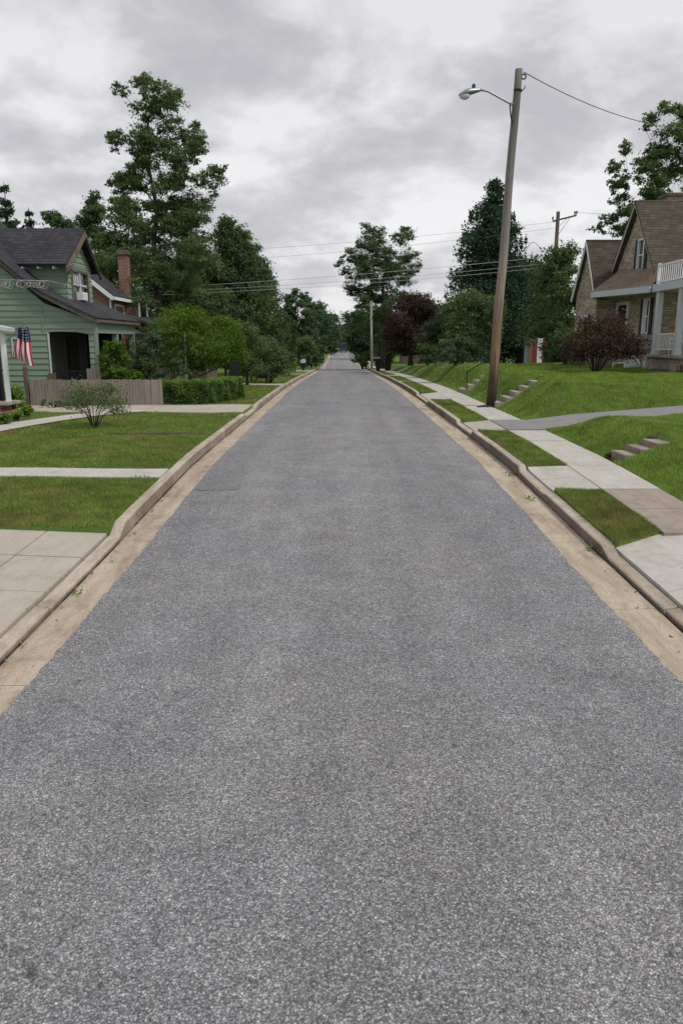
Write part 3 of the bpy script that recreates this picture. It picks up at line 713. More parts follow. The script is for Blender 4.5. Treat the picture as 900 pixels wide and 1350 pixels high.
# ---------------------------------------------------------------- wall helpers
def spans(poly,z):
    xs=[]
    for (x0,z0),(x1,z1) in zip(poly,poly[1:]+poly[:1]):
        if (z0<=z<z1) or (z1<=z<z0): xs.append(x0+(x1-x0)*(z-z0)/(z1-z0))
    return sorted(xs)
def boards(poly,holes,fn,bh=.2,out=.025,mb=None):
    """lapped boards on polygon (u,z) with holes; fn(u,z,out)->point"""
    mb=mb or MB();za=min(p[1] for p in poly);zb=max(p[1] for p in poly)
    cuts=sorted(set([round(za+i*bh,4) for i in range(int((zb-za)/bh)+2)]+[p[1] for h in holes for p in h]+[p[1] for p in poly]))
    cuts=[c for c in cuts if za<=c<=zb]
    def iv(z):
        s=spans(poly,z);I=[(s[i],s[i+1]) for i in range(0,len(s)-1,2)]
        for h in holes:
            t=spans(h,z)
            if len(t)<2: continue
            J=[]
            for a,b in I:
                if t[1]<=a or t[0]>=b: J.append((a,b));continue
                if t[0]>a+.005:J.append((a,t[0]))
                if t[1]<b-.005:J.append((t[1],b))
            I=J
        return I
    for c0,c1 in zip(cuts,cuts[1:]):
        if c1-c0<.002: continue
        A=iv(c0+.0007);B=iv(c1-.0007)
        if len(A)!=len(B): A=B=iv((c0+c1)/2)
        f0=((c0-za)/bh)%1; o0=out*(1-f0);f1=f0+(c1-c0)/bh;o1=out*(1-min(1,f1))
        if f0>.999:o0=out
        for (a,b),(c,d) in zip(A,B):
            mb.quad(fn(a,c0,o0),fn(b,c0,o0),fn(d,c1,o1),fn(c,c1,o1))
            if f0<.01 or f0>.99: mb.quad(fn(a,c0,0),fn(b,c0,0),fn(b,c0,out),fn(a,c0,out))
    return mb
def polywall(mb,poly,holes,fn):
    return boards(poly,holes,fn,bh=.4,out=0,mb=mb)
def window(root,fn,u0,u1,z0,z1,frame_mat,pane_mat=None,w=.07,dep=.10,mull=True,shutter=None,curtain=False):
    """fn(u,z,out). frame proud of wall; pane recessed"""
    mb=MB()
    def bar(a,b,c,d,o0=-.06,o1=.05):
        mb.hexa([fn(a,c,o0),fn(b,c,o0),fn(b,c,o1),fn(a,c,o1),fn(a,d,o0),fn(b,d,o0),fn(b,d,o1),fn(a,d,o1)])
    bar(u0,u1,z0-.0,z0+w);bar(u0,u1,z1-w,z1);bar(u0,u0+w,z0+w,z1-w);bar(u1-w,u1,z0+w,z1-w)
    if mull: bar(u0+w,u1-w,(z0+z1)/2-.025,(z0+z1)/2+.025,-.05,.02)
    fr=mb.build('window',frame_mat,root)
    mb=MB();mb.quad(fn(u0+w,z0+w,-.045),fn(u1-w,z0+w,-.045),fn(u1-w,z1-w,-.045),fn(u0+w,z1-w,-.045));mb.build('pane',pane_mat or M['glass'],fr)
    if curtain:
        mb=MB();n=12
        for i in range(n):
            a=u0+w+(u1-u0-2*w)*i/n;b=u0+w+(u1-u0-2*w)*(i+1)/n
            if .36<(i+.5)/n<.6: continue
            mb.quad(fn(a,z0+w,-.03+.012*(i%2)),fn(b,z0+w,-.03+.012*((i+1)%2)),fn(b,z1-w,-.03+.012*((i+1)%2)),fn(a,z1-w,-.03+.012*(i%2)))
        mb.build('curtain',M['curtain'],fr)
    if shutter:
        for s,(a,b) in enumerate(((u0-.30,u0-.02),(u1+.02,u1+.30))):
            mb=MB();mb.hexa([fn(a,z0,.005),fn(b,z0,.005),fn(b,z0,.04),fn(a,z0,.04),fn(a,z1,.005),fn(b,z1,.005),fn(b,z1,.04),fn(a,z1,.04)])
            k=int((z1-z0)/.07)
            for i in range(k):
                zz=z0+.04+i*(z1-z0-.08)/k
                mb.hexa([fn(a+.03,zz,.04),fn(b-.03,zz,.04),fn(b-.03,zz,.055),fn(a+.03,zz,.055),fn(a+.03,zz+.035,.04),fn(b-.03,zz+.035,.04),fn(b-.03,zz+.035,.045),fn(a+.03,zz+.035,.045)])
            mb.build('shutter',shutter,fr)
    return fr
# ---------------------------------------------------------------- green house (left)
gh=empty('green_house',(-9,26.5,gz(-9,26.5)),'green clapboard house with dark shingled roof and street-facing dormer','house')
Y0=26.5;gzz=.45
fS=lambda u,z,o:(u,Y0-o,z)
wallpoly=[(-16,gzz),(-8.55,gzz),(-8.55,3.30),(-10.25,3.90),(-11.55,5.05),(-14.6,7.9),(-16,7.9)]
hole=[(-10.19,1.05),(-8.80,1.05),(-8.80,2.86),(-9.2,2.93),(-9.8,2.95),(-10.19,2.93)]
boards(wallpoly,[hole],fS,.2,.028).build('wall',M['siding'],gh)
# street-side wall behind the porch, porch interior
mb=MB()
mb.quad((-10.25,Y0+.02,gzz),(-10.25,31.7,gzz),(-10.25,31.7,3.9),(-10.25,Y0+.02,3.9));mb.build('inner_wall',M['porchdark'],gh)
mb=MB();mb.box(-10.2,-8.6,Y0+.1,31.6,.3,.98);mb.build('porch_floor',M['stepc'],gh)
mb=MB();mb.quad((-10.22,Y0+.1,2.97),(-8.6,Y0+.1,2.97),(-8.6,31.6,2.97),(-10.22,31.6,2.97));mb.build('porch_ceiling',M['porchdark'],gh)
mb=MB();mb.box(-10.2,-8.8,30.4,30.45,.98,2.95);mb.build('porch_screen',M['dark'],gh)
dfn=lambda u,z,o:(-10.24+o,u,z)
mb=MB();mb.box(-10.24,-10.16,28.3,29.3,.98,2.75);mb.build('door',M['dark'],gh)
# street-facing porch posts
for yy in (26.75,29.2,31.5):
    mb=MB();mb.box(-8.78,-8.58,yy-.1,yy+.1,.4,2.97);mb.build('porch_post',M['siding'],gh)
mb=MB();mb.box(-8.76,-8.56,Y0+.2,31.6,2.9,3.3);mb.build('porch_beam',M['siding'],gh)
# corner trims
for q in ((-8.60,-8.50,Y0-.035,Y0+.06,.45,3.25),(-10.39,-10.33,Y0-.035,Y0-.03,2.95,3.85)):
    mb=MB();mb.box(*q);mb.build('corner_trim',M['siding'],gh)
mb=MB();mb.box(-10.22,-10.16,Y0-.045,Y0-.03,1.05,2.9);mb.build('door_trim',M['grey_white'],gh)
# porch railing in the side opening
pr=MB();pr.box(-10.18,-8.85,Y0-.02,Y0+.03,1.56,1.62)
for i in range(14):
    u=-10.15+i*.1;pr.box(u,u+.03,Y0-.01,Y0+.01,1.05,1.56)
pr.build('porch_railing',M['darkm'],gh)
mb=MB();mb.box(-10.28,-10.05,Y0-.12,Y0+.02,.9,1.52);mb.build('railing_pier',M['trim'],gh)
mb=MB()
for i in range(4): mb.box(-8.93+i*.115,-8.93+i*.115+.105,Y0-.10,Y0-.06,.6,1.68)
mb.box(-8.95,-8.46,Y0-.06,Y0-.03,.6,1.60);mb.build('gate_panel',M['fence'],gh)
# main roof, curved bellcast profile swept along Y
prof=[(-16.2,9.45),(-11.53,5.35),(-10.9,4.80),(-10.3,4.34),(-9.6,3.98),(-9.0,3.70),(-8.35,3.42)]
mb=MB()
for (x0,z0),(x1,z1) in zip(prof,prof[1:]): mb.slab((x0,26.22,z0),(x1,26.22,z1),(x1,31.9,z1),(x0,31.9,z0),.07)
mb.build('roof',M['shingle'],gh)
mb=MB()
for (x0,z0),(x1,z1) in zip(prof,prof[1:]): mb.hexa([(x0,26.24,z0-.20),(x1,26.24,z1-.20),(x1,26.29,z1-.20),(x0,26.29,z0-.20),(x0,26.24,z0-.075),(x1,26.24,z1-.075),(x1,26.29,z1-.075),(x0,26.29,z0-.075)])
mb.box(-8.42,-8.38,26.3,31.8,3.26,3.37);mb.build('barge_board',M['trim'],gh)
# dormer
fD=lambda u,z,o:(-9.9+o,u,z)
dz=5.36;pk=6.5
boards([(27.8,3.70),(30.6,3.70),(30.6,dz),(29.2,pk),(27.8,dz)],[[(28.35,4.08),(30.1,4.08),(30.1,5.18),(28.35,5.18)]],fD,.2,.026).build('dormer_front',M['siding'],gh)
boards([(-12.8,3.9),(-9.9,3.7),(-9.9,5.42),(-12.8,5.42)],[],lambda u,z,o:(u,27.8-o,z),.2,.026).build('dormer_side',M['siding'],gh)
mb=MB();mb.slab((-13.4,27.35,5.28),(-9.68,27.35,5.28),(-9.55,29.2,6.72),(-13.4,29.2,6.72),.07);mb.slab((-13.4,31.05,5.28),(-9.68,31.05,5.28),(-9.55,29.2,6.72),(-13.4,29.2,6.72),.07)
mb.build('dormer_roof',M['shingle'],gh)
mb=MB()
for s in (-1,1):
    a=29.2+s*1.86;mb.hexa([(-9.70,a,5.02),(-9.60,a,5.02),(-9.50,29.2,6.42),(-9.60,29.2,6.42),(-9.70,a,5.20),(-9.64,a,5.20),(-9.53,29.2,6.62),(-9.62,29.2,6.62)])
mb.build('dormer_barge_board',M['trim'],gh)
for x in (-12.5,-11.9,-11.3,-10.75,-10.2):
    mb=MB();mb.box(x,x+.05,27.4,27.8,5.12,5.2);mb.build('rafter_tail',M['grey_white'],gh)
mb=MB();mb.beam((-9.75,27.7,4.95),(-9.6,27.5,5.25),.06,.08);mb.beam((-9.88,27.83,4.75),(-9.7,27.45,5.2),.06,.08);mb.build('bracket',M['fence'],gh)
w=window(gh,fD,28.3,30.15,4.03,5.22,M['trim'],w=.10)
mb=MB();
for a,b in ((28.42,29.2),(29.25,30.03)): mb.box(-9.93,-9.90,a,b,4.66,4.72)
mb.box(-9.93,-9.86,29.19,29.26,4.1,5.15);mb.build('sash',M['grey_white'],w)
mb=MB();mb.box(-9.95,-9.70,28.95,29.45,4.13,4.42)
for i in range(5): mb.box(-9.70,-9.69,29.0,29.4,4.17+i*.045,4.19+i*.045)
mb.build('air_conditioner',M['white'],gh,bevel=.01)
mb=MB();
for i in range(4):
    mb.quad((-9.925,28.5+i*.18,4.75),(-9.925,28.62+i*.18,4.75),(-9.925,28.6+i*.18,5.1),(-9.925,28.48+i*.18,5.1))
mb.build('curtain',M['curtain'],w)
# small window and grey box low on the side wall
window(gh,fS,-11.5,-10.98,2.1,2.75,M['grey_white'],w=.05,mull=False)
# coiled cable
mb=MB();pts=[]
cx0=-11.75;z0=at(0,374,26.1)[2]
for seg in ((-11.9,-11.06),(-10.86,-9.88)):
    for lay in range(2):
        pts=[]
        n=110
        for i in range(n):
            t=i/n;a=t*6.283*9+lay*1.5
            pts.append((seg[0]+(seg[1]-seg[0])*t+.09*math.cos(a),26.0+.06*math.sin(a*1.3),z0-.04+(.09+.03*math.sin(t*9+lay))*math.sin(a)+.02*math.sin(t*21)))
        mb.tube(pts,.0055,4,cap=False)
mb.tube([(-12.4,26.0,z0+.1),(-11,26.0,z0+.11),(-9.85,26.0,z0+.08)],.012,4)
mb.tube([(-9.86,26.0,z0+.08),(-9.86,27.8,z0+.08)],.012,4)
tag(mb.build('coiled_cable',M['lwire']),'loosely coiled pale cable strung across the green house wall','cable')
# ---------------------------------------------------------------- brick house behind
bh=empty('brick_house',(-13,41,gz(-13,41)),'red brick house with tall chimney behind the green house','house')
fB=lambda u,z,o:(u,40-o,z)
mb=polywall(MB(),[(-20,.3),(-12.1,.3),(-12.1,4.9),(-13.5,6.0),(-16,8.0),(-18.5,6.0),(-20,4.9)],[],fB);mb.build('wall',M['brick'],bh)
fB2=lambda u,z,o:(-12.1+o,u,z)
mb=polywall(MB(),[(40,.3),(43.2,.3),(43.2,4.95),(40,4.95)],[],fB2);mb.build('side_wall',M['brick'],bh)
mb=MB();mb.slab((-16,39.6,8.35),(-11.7,39.6,4.92),(-11.7,43.3,4.92),(-16,43.3,8.35),.12);mb.slab((-16,39.6,8.35),(-20.4,39.6,4.92),(-20.4,43.3,4.92),(-16,43.3,8.35),.12);mb.build('roof',M['shingle'],bh)
mb=MB();mb.beam((-16,39.57,8.16),(-11.72,39.57,4.74),.05,.2);mb.box(-11.74,-11.64,39.6,43.2,4.7,4.86);mb.build('fascia',M['white'],bh)
mb=MB();mb.tube([(-12.0,39.9,4.75),(-12.0,39.9,1)],.05,8);mb.build('downspout',M['white'],bh)
window(bh,fB2,40.9,42.6,3.3,4.55,M['white'],w=.09,mull=False)
ch=MB();ch.box(-12.09,-11.55,42.6,43.4,.4,4.4);ch.hexa([(-12.09,42.6,4.4),(-11.55,42.6,4.4),(-11.55,43.4,4.4),(-12.09,43.4,4.4),(-12.3,42.8,5.1),(-11.8,42.8,5.1),(-11.8,43.35,5.1),(-12.3,43.35,5.1)])
ch.box(-12.3,-11.8,42.8,43.35,5.1,7.25);cho=ch.build('chimney',M['brick'],bh)
mb=MB();mb.box(-12.38,-11.72,42.72,43.43,7.25,7.40);mb.box(-12.32,-11.78,42.78,43.37,7.40,7.5);mb.build('chimney_cap',M['trim'],cho,bevel=.02)
for q in ((-11.28,-11.2,42.6,42.7,3.0,4.7),(-11.28,-11.2,44.3,44.4,2.4,4.8)):
    mb=MB();mb.box(*q);mb.build('corner_trim',M['white'],bh)
mb=MB();mb.slab((-12.0,36.4,3.85),(-10.3,36.4,3.0),(-10.3,40.5,3.0),(-12.0,40.5,3.85),.12);mb.slab((-11.2,39.8,3.95),(-8.6,39.8,3.1),(-8.6,44,3.1),(-11.2,44,3.95),.12);mb.build('porch_roof',M['shingle'],bh)
mb=MB();mb.slab((-11.3,44.2,4.0),(-7.8,44.2,3.9),(-7.8,49,3.9),(-11.3,49,4.1),.7);mb.build('flat_roof',M['palebrown'],bh)
mb=MB();mb.box(-11.0,-8.8,40.2,43.8,.4,3.1);mb.box(-11,-8,44.6,48.6,.3,3.4);mb.build('porch_wall',M['trim'],bh)
# ---------------------------------------------------------------- neighbour porch at far left, flag
np_=empty('white_porch',(-10,21.3,gz(-10,21)),'corner of a white-posted front porch at the left edge','porch')
mb=MB();mb.box(-13.4,-9.6,21.0,21.7,.4,.86);mb.build('porch_base',M['brick'],np_)
mb=MB();mb.box(-13.5,-9.35,20.9,21.75,.86,.95);mb.build('porch_floor',M['stepc'],np_,bevel=.01)
mb=MB();mb.box(-9.6,-9.2,20.9,21.6,.4,.70);mb.build('step',M['brick'],np_)
mb=MB();mb.box(-9.50,-9.39,21.15,21.26,.95,2.88);mb.build('porch_post',M['white'],np_)
mb=MB();mb.slab((-13.4,20.9,3.85),(-9.16,20.9,2.98),(-9.16,21.4,2.98),(-13.4,21.4,3.85),.10);mb.build('porch_roof',M['grey_white'],np_)
mb=MB();mb.box(-13.4,-9.75,21.5,21.65,.95,2.9);mb.build('porch_wall',M['dark'],np_)
mb=MB()
for i in range(7): mb.box(-9.62-i*.1,-9.60-i*.1,21.18,21.2,.95,1.8)
mb.box(-10.4,-9.5,21.17,21.21,1.8,1.84);mb.build('railing',M['darkm'],np_)
fl=empty('flag',(-9.4,21.2,2.9),'striped red and white flag with starred blue canton on the left porch','flag')
mb=MB();mb.tube([(-9.42,21.2,2.55),(-8.62,20.9,3.12)],.014,6);mb.build('flagpole',M['metal'],fl)
# draped cloth: u down its length, v across its stripes
A0=Vector(at(24,430,20.95));A1=Vector(at(36,431,20.9));B0=Vector(at(16,469,20.95));B1=Vector(at(44,484,20.85))
def fpt(u,v):
    top=A0.lerp(A1,v);bot=B0.lerp(B1,v);p=top.lerp(bot,u)
    p.y+=.09*math.sin(v*19+u*2)*(1-.5*u)+.03*math.sin(u*7);p.z-=.05*math.sin(v*3.14)*(1-u)
    p.x+=.03*math.sin(v*13+1.2)*(1-u)
    return p
mb=MB();nu=26
for k in range(13):
    for j in range(nu):
        u0=j/nu;u1=(j+1)/nu
        for q in range(2):
            v0=(k+q/2)/13;v1=(k+(q+1)/2)/13
            mt=2 if (u1<=.42 and k>=4) or (u1<=.36 and k>=2) else (0 if k%2==0 else 1)
            mb.quad(fpt(u0,v0),fpt(u0,v1),fpt(u1,v1),fpt(u1,v0),m=mt)
mb.build('cloth',[M['flagred'],M['flagwhite'],M['flagblue']],fl)
for i in range(5):
    for j in range(9):
        u=.04+i*.075;v=.36+j*.072
        if v>.98: continue
        c=fpt(u,v);c.y-=.008
        pts=[]
        for a in range(10):
            r_=.022 if a%2==0 else .009;pts.append((c.x+r_*math.sin(a*.6283),c.y,c.z+r_*math.cos(a*.6283)))
        mb=MB();mb.quad(*pts);mb.build('star',M['flagwhite'],fl)
# ---------------------------------------------------------------- wooden fence
fz=gz(-8,25);fe=empty('wooden_fence',(-8.3,25.05,fz),'low weathered grey board fence in front of the green house','fence')
mb=MB();x=-10.45
fr=random.Random(5)
while x<-6.05:
    w=fr.uniform(.085,.1);lean=fr.uniform(-.01,.01);h=.86+fr.uniform(-.015,.015);yy=25.08+fr.uniform(-.008,.008)
    mb.hexa([(x,yy,fz-.02),(x+w,yy,fz-.02),(x+w,yy+.02,fz-.02),(x,yy+.02,fz-.02),(x+lean,yy,fz+h),(x+w+lean,yy,fz+h-.004),(x+w+lean,yy+.02,fz+h-.004),(x+lean,yy+.02,fz+h)]);x+=w+fr.uniform(.004,.012)
mb.build('board_panel',M['fence'],fe)
mb=MB();mb.box(-10.45,-6.05,25.12,25.16,fz+.15,fz+.24);mb.box(-10.45,-6.05,25.12,25.16,fz+.6,fz+.69);mb.build('rail',M['fenceg'],fe)
for x in (-10.42,-8.3,-6.15):
    mb=MB();mb.box(x,x+.09,25.16,25.25,fz-.05,fz+.84);mb.build('post',M['fenceg'],fe)
mb=MB();mb.box(-10.62,-10.5,25.1,25.22,fz,fz+1.25);mb.tube([(-10.56,25.16,fz+1.25),(-10.56,25.16,fz+1.42)],[.07,.01],6);tag(mb.build('garden_post',M['trim']),'dark brown pointed post at the left end of the board fence','post')
# ---------------------------------------------------------------- hedge
def hedge(name,segs,h,leaf,label,n,s):
    root=empty(name,(segs[0][0],segs[0][1],gz(segs[0][0],segs[0][1])),label,'hedge')
    Ps=[];Ts=[];Ns=[];mb=MB()
    for (xa,ya),(xb,yb),w in segs[1]:
        zg=gz(xa,ya);d=Vector((xb-xa,yb-ya,0));L=d.length;d/=L;nr=Vector((d.y,-d.x,0))
        c=[Vector((xa,ya,zg))+nr*a*.86*w/2+d*b for a,b in ((1,.08),(1,L-.08),(-1,L-.08),(-1,.08))]
        mb.hexa(c+[p+Vector((0,0,h*.9)) for p in c])
        k=int(n*L/sum((Vector(q)-Vector(p)).length for p,q,_ in segs[1]))
        face=RS.choice(5,size=k,p=[.36,.36,.2,.04,.04]);u=RS.uniform(0,L,k);zz=RS.uniform(0,h,k)
        bulge=.035*np.sin(u*5+zz*7)+.03*np.sin(u*11.3)
        off=np.zeros(k);nn=np.zeros((k,3))
        for i,(f) in enumerate((0,1,2,3,4)):
            mk=face==f
            if f<2: sgn=1 if f==0 else -1;off[mk]=sgn*(w/2+bulge[mk]+RS.normal(size=mk.sum())*.02);nn[mk]=[nr.x*sgn,nr.y*sgn,.3]
            elif f==2: off[mk]=RS.uniform(-w/2,w/2,mk.sum());zz[mk]=h+bulge[mk]*.7+RS.normal(size=mk.sum())*.025;nn[mk]=[0,0,1]
            else: off[mk]=RS.uniform(-w/2,w/2,mk.sum());u[mk]=0 if f==3 else L;nn[mk]=[-d.x if f==3 else d.x,-d.y if f==3 else d.y,.3]
        Ps.append(np.stack([xa+d.x*u+nr.x*off,ya+d.y*u+nr.y*off,zg+zz],1))
        Ts.append(np.clip(.12+.38*(zz/h)+.22*(face==2)+.16*np.sin(u*6+zz*5)+.12*np.sin(u*17-zz*13)+RS.normal(size=k)*.17,0,1));Ns.append(nn)
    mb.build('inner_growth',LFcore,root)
    crown_mesh('foliage',np.concatenate(Ps),s,LF[leaf],root,np.concatenate(Ts),np.concatenate(Ns))
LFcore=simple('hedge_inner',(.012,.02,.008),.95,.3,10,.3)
hedge('hedge',((-5.4,26),[((-6.3,25.75),(-4.55,25.9),.62),((-4.75,25.75),(-3.95,28.3),.6)]),.78,'hedge','clipped box hedge in two runs beside the left concrete path',15000,.055)
# sparse shrub on left lawn
def sparse_shrub(x,y,w,h,label,name='shrub',leaf='sparse',nb=26,n=1900,s=.055,seed=3,tips=.11,r0=.018,cat='shrub',crownz=.35):
    zg=gz(x,y);root=empty(name,(x,y,zg),label,cat);r=random.Random(seed);mb=MB();Ps=[];Ts=[]
    for i in range(nb):
        a=r.uniform(0,6.283);q=r.uniform(.15,1)**.6*w/2;z=h*(crownz+(1-crownz)*r.uniform(.0,1)*(1-.35*(q/(w/2))**2))
        e=Vector((x+q*math.cos(a),y+q*math.sin(a),zg+z));b=Vector((x+.05*math.cos(a),y+.05*math.sin(a),zg-.03))
        m1=b.lerp(e,.45)+Vector((0,0,.12*h))-Vector((math.cos(a),math.sin(a),0))*.1*q
        mb.tube([b,m1,e],[r0,r0*.6,.004],5,cap=False)
        for k in range(3):
            t=r.uniform(.45,.9);p=m1.lerp(e,t);e2=p+Vector((r.uniform(-1,1),r.uniform(-1,1),r.uniform(.0,1))).normalized()*h*.22;mb.tube([p,e2],[.006,.003],4,cap=False)
            c=n//(nb*4);Ps.append(np.array(e2)+RS.normal(size=(c,3))*np.array([tips,tips,tips*.5]));Ts.append(RS.uniform(0,1,c))
        c=n//(nb*4);Ps.append(np.array(e)+RS.normal(size=(c,3))*np.array([tips,tips,tips*.5]));Ts.append(RS.uniform(0,1,c))
    crown_mesh('foliage',np.concatenate(Ps),s,LF[leaf],root,np.concatenate(Ts));mb.build('stem',M['bark'],root,smooth=True);return root
sparse_shrub(-6.25,18.75,1.65,1.15,'sparse spreading shrub on the left lawn in front of the fence',n=4200,s=.045,nb=26,tips=.13,r0=.011)
sparse_shrub(9.4,27.9,2.7,2.0,'dark red-leaved shrub on the mound before the stone house',leaf='redl',nb=38,n=12500,s=.075,seed=9,tips=.2,r0=.015,crownz=.32)
# ---------------------------------------------------------------- left plants
def bpx(name,px,pyt,pyb,wpx,Y,leaf,label,n,s,seed,zoff=0,**k):
    x,_,z1=at(px,pyt,Y);zg=gz(x,Y);w=wpx*Y*1.0/F
    return bush(name,x,Y,w,z1-zg,leaf,label,n,s,seed=seed,**k)
bpx('shrub',14,502,540,40,22.9,'lime','bright yellow-green shrub behind the left porch post',2200,.06,2)
bpx('shrub',36,533,552,24,21.3,'lime','low lime-leaved plant at the end of the curved path',900,.06,3)
bpx('shrub',20,541,556,30,20.3,'lime','low yellow-green plants beside the porch steps',800,.06,4)
bpx('shrub',5,545,572,26,19.3,'hedge','dark green clump below the left porch steps',1200,.06,5)
bpx('shrub',70,527,538,60,24.4,'sparse','ragged groundcover shrub at the foot of the fence',900,.05,6,dpt=.5)
bpx('conifer_shrub',150,432,506,48,26.7,'yel','light green upright shrub beside the green house porch',6500,.075,7)
bpx('shrub',160,465,505,52,27.6,'yel','leafy bright shrub just behind the board fence',3500,.085,8)
bpx('shrub',190,424,505,62,31,'blue','grey-green shrub between upright shrub and round tree',7000,.08,9)
bpx('shrub',128,470,505,26,29,'dark','dark shrub at the porch corner behind the fence',1800,.08,10)
bpx('shrub',205,470,506,90,30,'dark','dark low undergrowth behind the right end of the fence',3500,.09,11)
bpx('shrub',352,432,498,58,40,'mid','large dense rounded shrub beyond the hedge',6500,.10,12,nl=16)
bpx('shrub',330,470,500,70,42,'dark','dark undergrowth below the large rounded shrub',3800,.11,13)
tree('small_tree',*(at(247,405,33)[0],33),at(247,405,33)[2],2.05,'yel','yellow-green spreading tree left of the hedge top',zc=1.2,nl=24,n=12000,s=.10,lr=.36,seed=21,trunk=.09)
tree('small_tree',*(at(292,412,34)[0],34.5),at(292,414,34.5)[2],1.3,'yel','yellow-green tree crown right behind the spreading one',zc=1.3,nl=14,n=6500,s=.10,lr=.4,seed=22,trunk=.07)
tree('small_tree',*(at(322,424,37)[0],37.5),at(325,426,37.5)[2],1.35,'mid','mid green small tree above the large rounded shrub',zc=1.0,nl=16,n=7000,s=.11,lr=.4,seed=23,trunk=.08)
x,y,z=at(246,500,32.2);mb=MB();mb.tube([(x,y,gz(x,y)-.1),(x,y,at(246,438,32.2)[2])],.028,8);tag(mb.build('white_pole',M['grey_white']),'thin whitish pole rising through the yellow-green tree','pole')
# dark gate and sloping handrail behind hedge
gt=empty('garden_gate',(at(308,495,31.5)[0],31.5,.5),'dark garden gate with sloping rail behind the hedge','gate')
a=at(303,478,31.5);b=at(315,476,31.5);mb=MB();mb.box(a[0],b[0],31.45,31.5,.5,a[2]);mb.build('board_panel',M['darkm'],gt)
mb=MB();mb.tube([at(262,496,31.5),at(290,484,31.5),at(301,478,31.5)],.03,6);mb.tube([a,at(306,476,31.5),b,(b[0],31.5,.5)],.03,6);mb.build('rail',M['iron'],gt)
# ---------------------------------------------------------------- left trees
def tpx(kind,name,px,pyt,Y,wpx,leaf,label,seed,n=9000,s=.16,pyb=None,**k):
    x,_,z1=at(px,pyt,Y);R=wpx*Y/F/2
    zc=at(px,pyb,Y)[2] if pyb else None
    if kind=='c': return conifer(name,x,Y,z1,R,leaf,label,seed=seed,n=n,s=s,zc=zc,**k)
    return tree(name,x,Y,z1,R,leaf,label,seed=seed,n=n,s=s,zc=zc,**k)
# the tall tree with layered open crown: lobes placed by eye
tl=[(188,116,9),(208,124,12),(228,128,12),(168,128,8),(236,150,13),(205,150,17),(180,165,12),(252,172,12),(225,185,18),(192,190,17),(150,178,9),(160,190,9),(262,200,12),(240,214,15),(205,218,17),(172,222,13),(148,232,11),(278,226,12),(262,234,13),(228,246,17),(190,248,15),(158,250,10),(286,222,7),(250,262,18),(215,276,20),(180,276,16),(240,296,22),(200,310,22),(265,285,14),(216,140,10),(222,168,12),(210,200,14),(228,205,12),(218,235,14),(196,135,8),(188,208,10),(250,190,9),(240,232,11),(208,262,15),(232,268,14),(170,236,9),(225,300,18),(225,335,24),(185,345,20),(262,330,18),(210,365,24),(245,375,22),(180,385,18)]
tr_=random.Random(4);TLL=[]
for (px,py,r) in tl:
    x,y,z=at(px,py,45);TLL.append((x,45+tr_.uniform(-1.6,1.6),z,r/F*45*1.05))
tree('tall_tree',at(214,500,45)[0],45,at(214,103,45)[2],4,'mid','tallest tree on the left with layered open crown',lobes=TLL,zc=3,n=52000,s=.135,trunk=.27,sub=15,sg=.24,seed=4)
g1='trees behind the left houses'
tpx('t','broad_tree',165,262,52,100,'mid','broad mid green tree left of the tallest trunk',31,13000,.2,pyb=430,group=g1,prof=P_egg,nl=24)
tpx('t','broad_tree',205,330,50,110,'mid','dense leafy tree below the tallest tree',32,13000,.2,pyb=470,group=g1,nl=24)
tpx('t','broad_tree',124,250,62,76,'dark','spiky dark tree top above the green dormer roof',33,14000,.2,pyb=400,group=g1,prof=P_egg,nl=16)
tpx('c','pine_tree',5,238,58,52,'pine','dark pine cut by the left edge of the view',34,14000,.2,pyb=420,group=g1,whorls=12)
tpx('c','pine_tree',38,272,60,34,'pine','small pointed pine above the green house roof',35,9000,.2,pyb=400,group=g1,whorls=12,power=.9)
tpx('t','broad_tree',74,274,60,62,'dark','rounded dark tree between small pine and spiky tree',36,9000,.2,pyb=380,group=g1,nl=16)
tpx('t','broad_tree',252,300,58,80,'dark','dark tree right behind the tallest tree',37,10000,.2,pyb=470,group=g1,prof=P_egg,nl=20)
tpx('t','dark_tree',300,282,56,88,'dark','tall dark pointed tree right of the tallest tree',38,20000,.2,pyb=470,group=g1,prof=P_egg,nl=34,lr=.40)
tpx('t','dark_tree',336,322,60,70,'dark','dark tree at the right end of the left tree row',39,13000,.2,pyb=475,group=g1,prof=P_tall,nl=26)
tpx('t','dark_tree',275,380,50,90,'dark','dark lower tree between tall trees and yellow-green tree',40,9000,.2,pyb=480,group=g1,nl=18)
tpx('t','dark_tree',115,330,56,80,'dark','dark tree directly behind the brick chimney',41,8000,.22,pyb=450,group=g1,nl=16)
tpx('t','dark_tree',318,298,57,92,'mid','bushy mid green tree between the two tall dark trees',43,16000,.2,pyb=470,group=g1,prof=P_egg,nl=30,lr=.42)
tpx('t','dark_tree',352,352,63,60,'dark','low sloping tree closing the left row toward the street',44,11000,.2,pyb=475,group=g1,prof=P_egg,nl=22,lr=.42)
tpx('t','broad_tree',262,330,53,90,'mid','leafy tree filling the gap below and right of the tallest tree',45,14000,.2,pyb=470,group=g1,nl=26,lr=.42)
tpx('c','street_conifer',345,340,58,64,'dark','pointed evergreen at the right slope of the left tree row',46,12000,.2,pyb=460,group=g1,power=.7)
g2='trees along the far left side of the street'
tpx('t','street_tree',392,380,115,52,'far','round-topped far tree with gaps in its crown',51,7000,.36,pyb=460,group=g2,nl=22,lr=.3)
tpx('t','street_tree',418,398,150,46,'far','hazy far tree leaning toward the gap over the street',52,5500,.45,pyb=465,group=g2)
tpx('t','street_tree',436,412,185,34,'far','farthest low tree left of the road end',53,4000,.5,pyb=466,group=g2)
tpx('c','street_conifer',410,415,105,36,'far','pale green conifer between far left street trees',54,5000,.3,pyb=476,group=g2,power=.7)
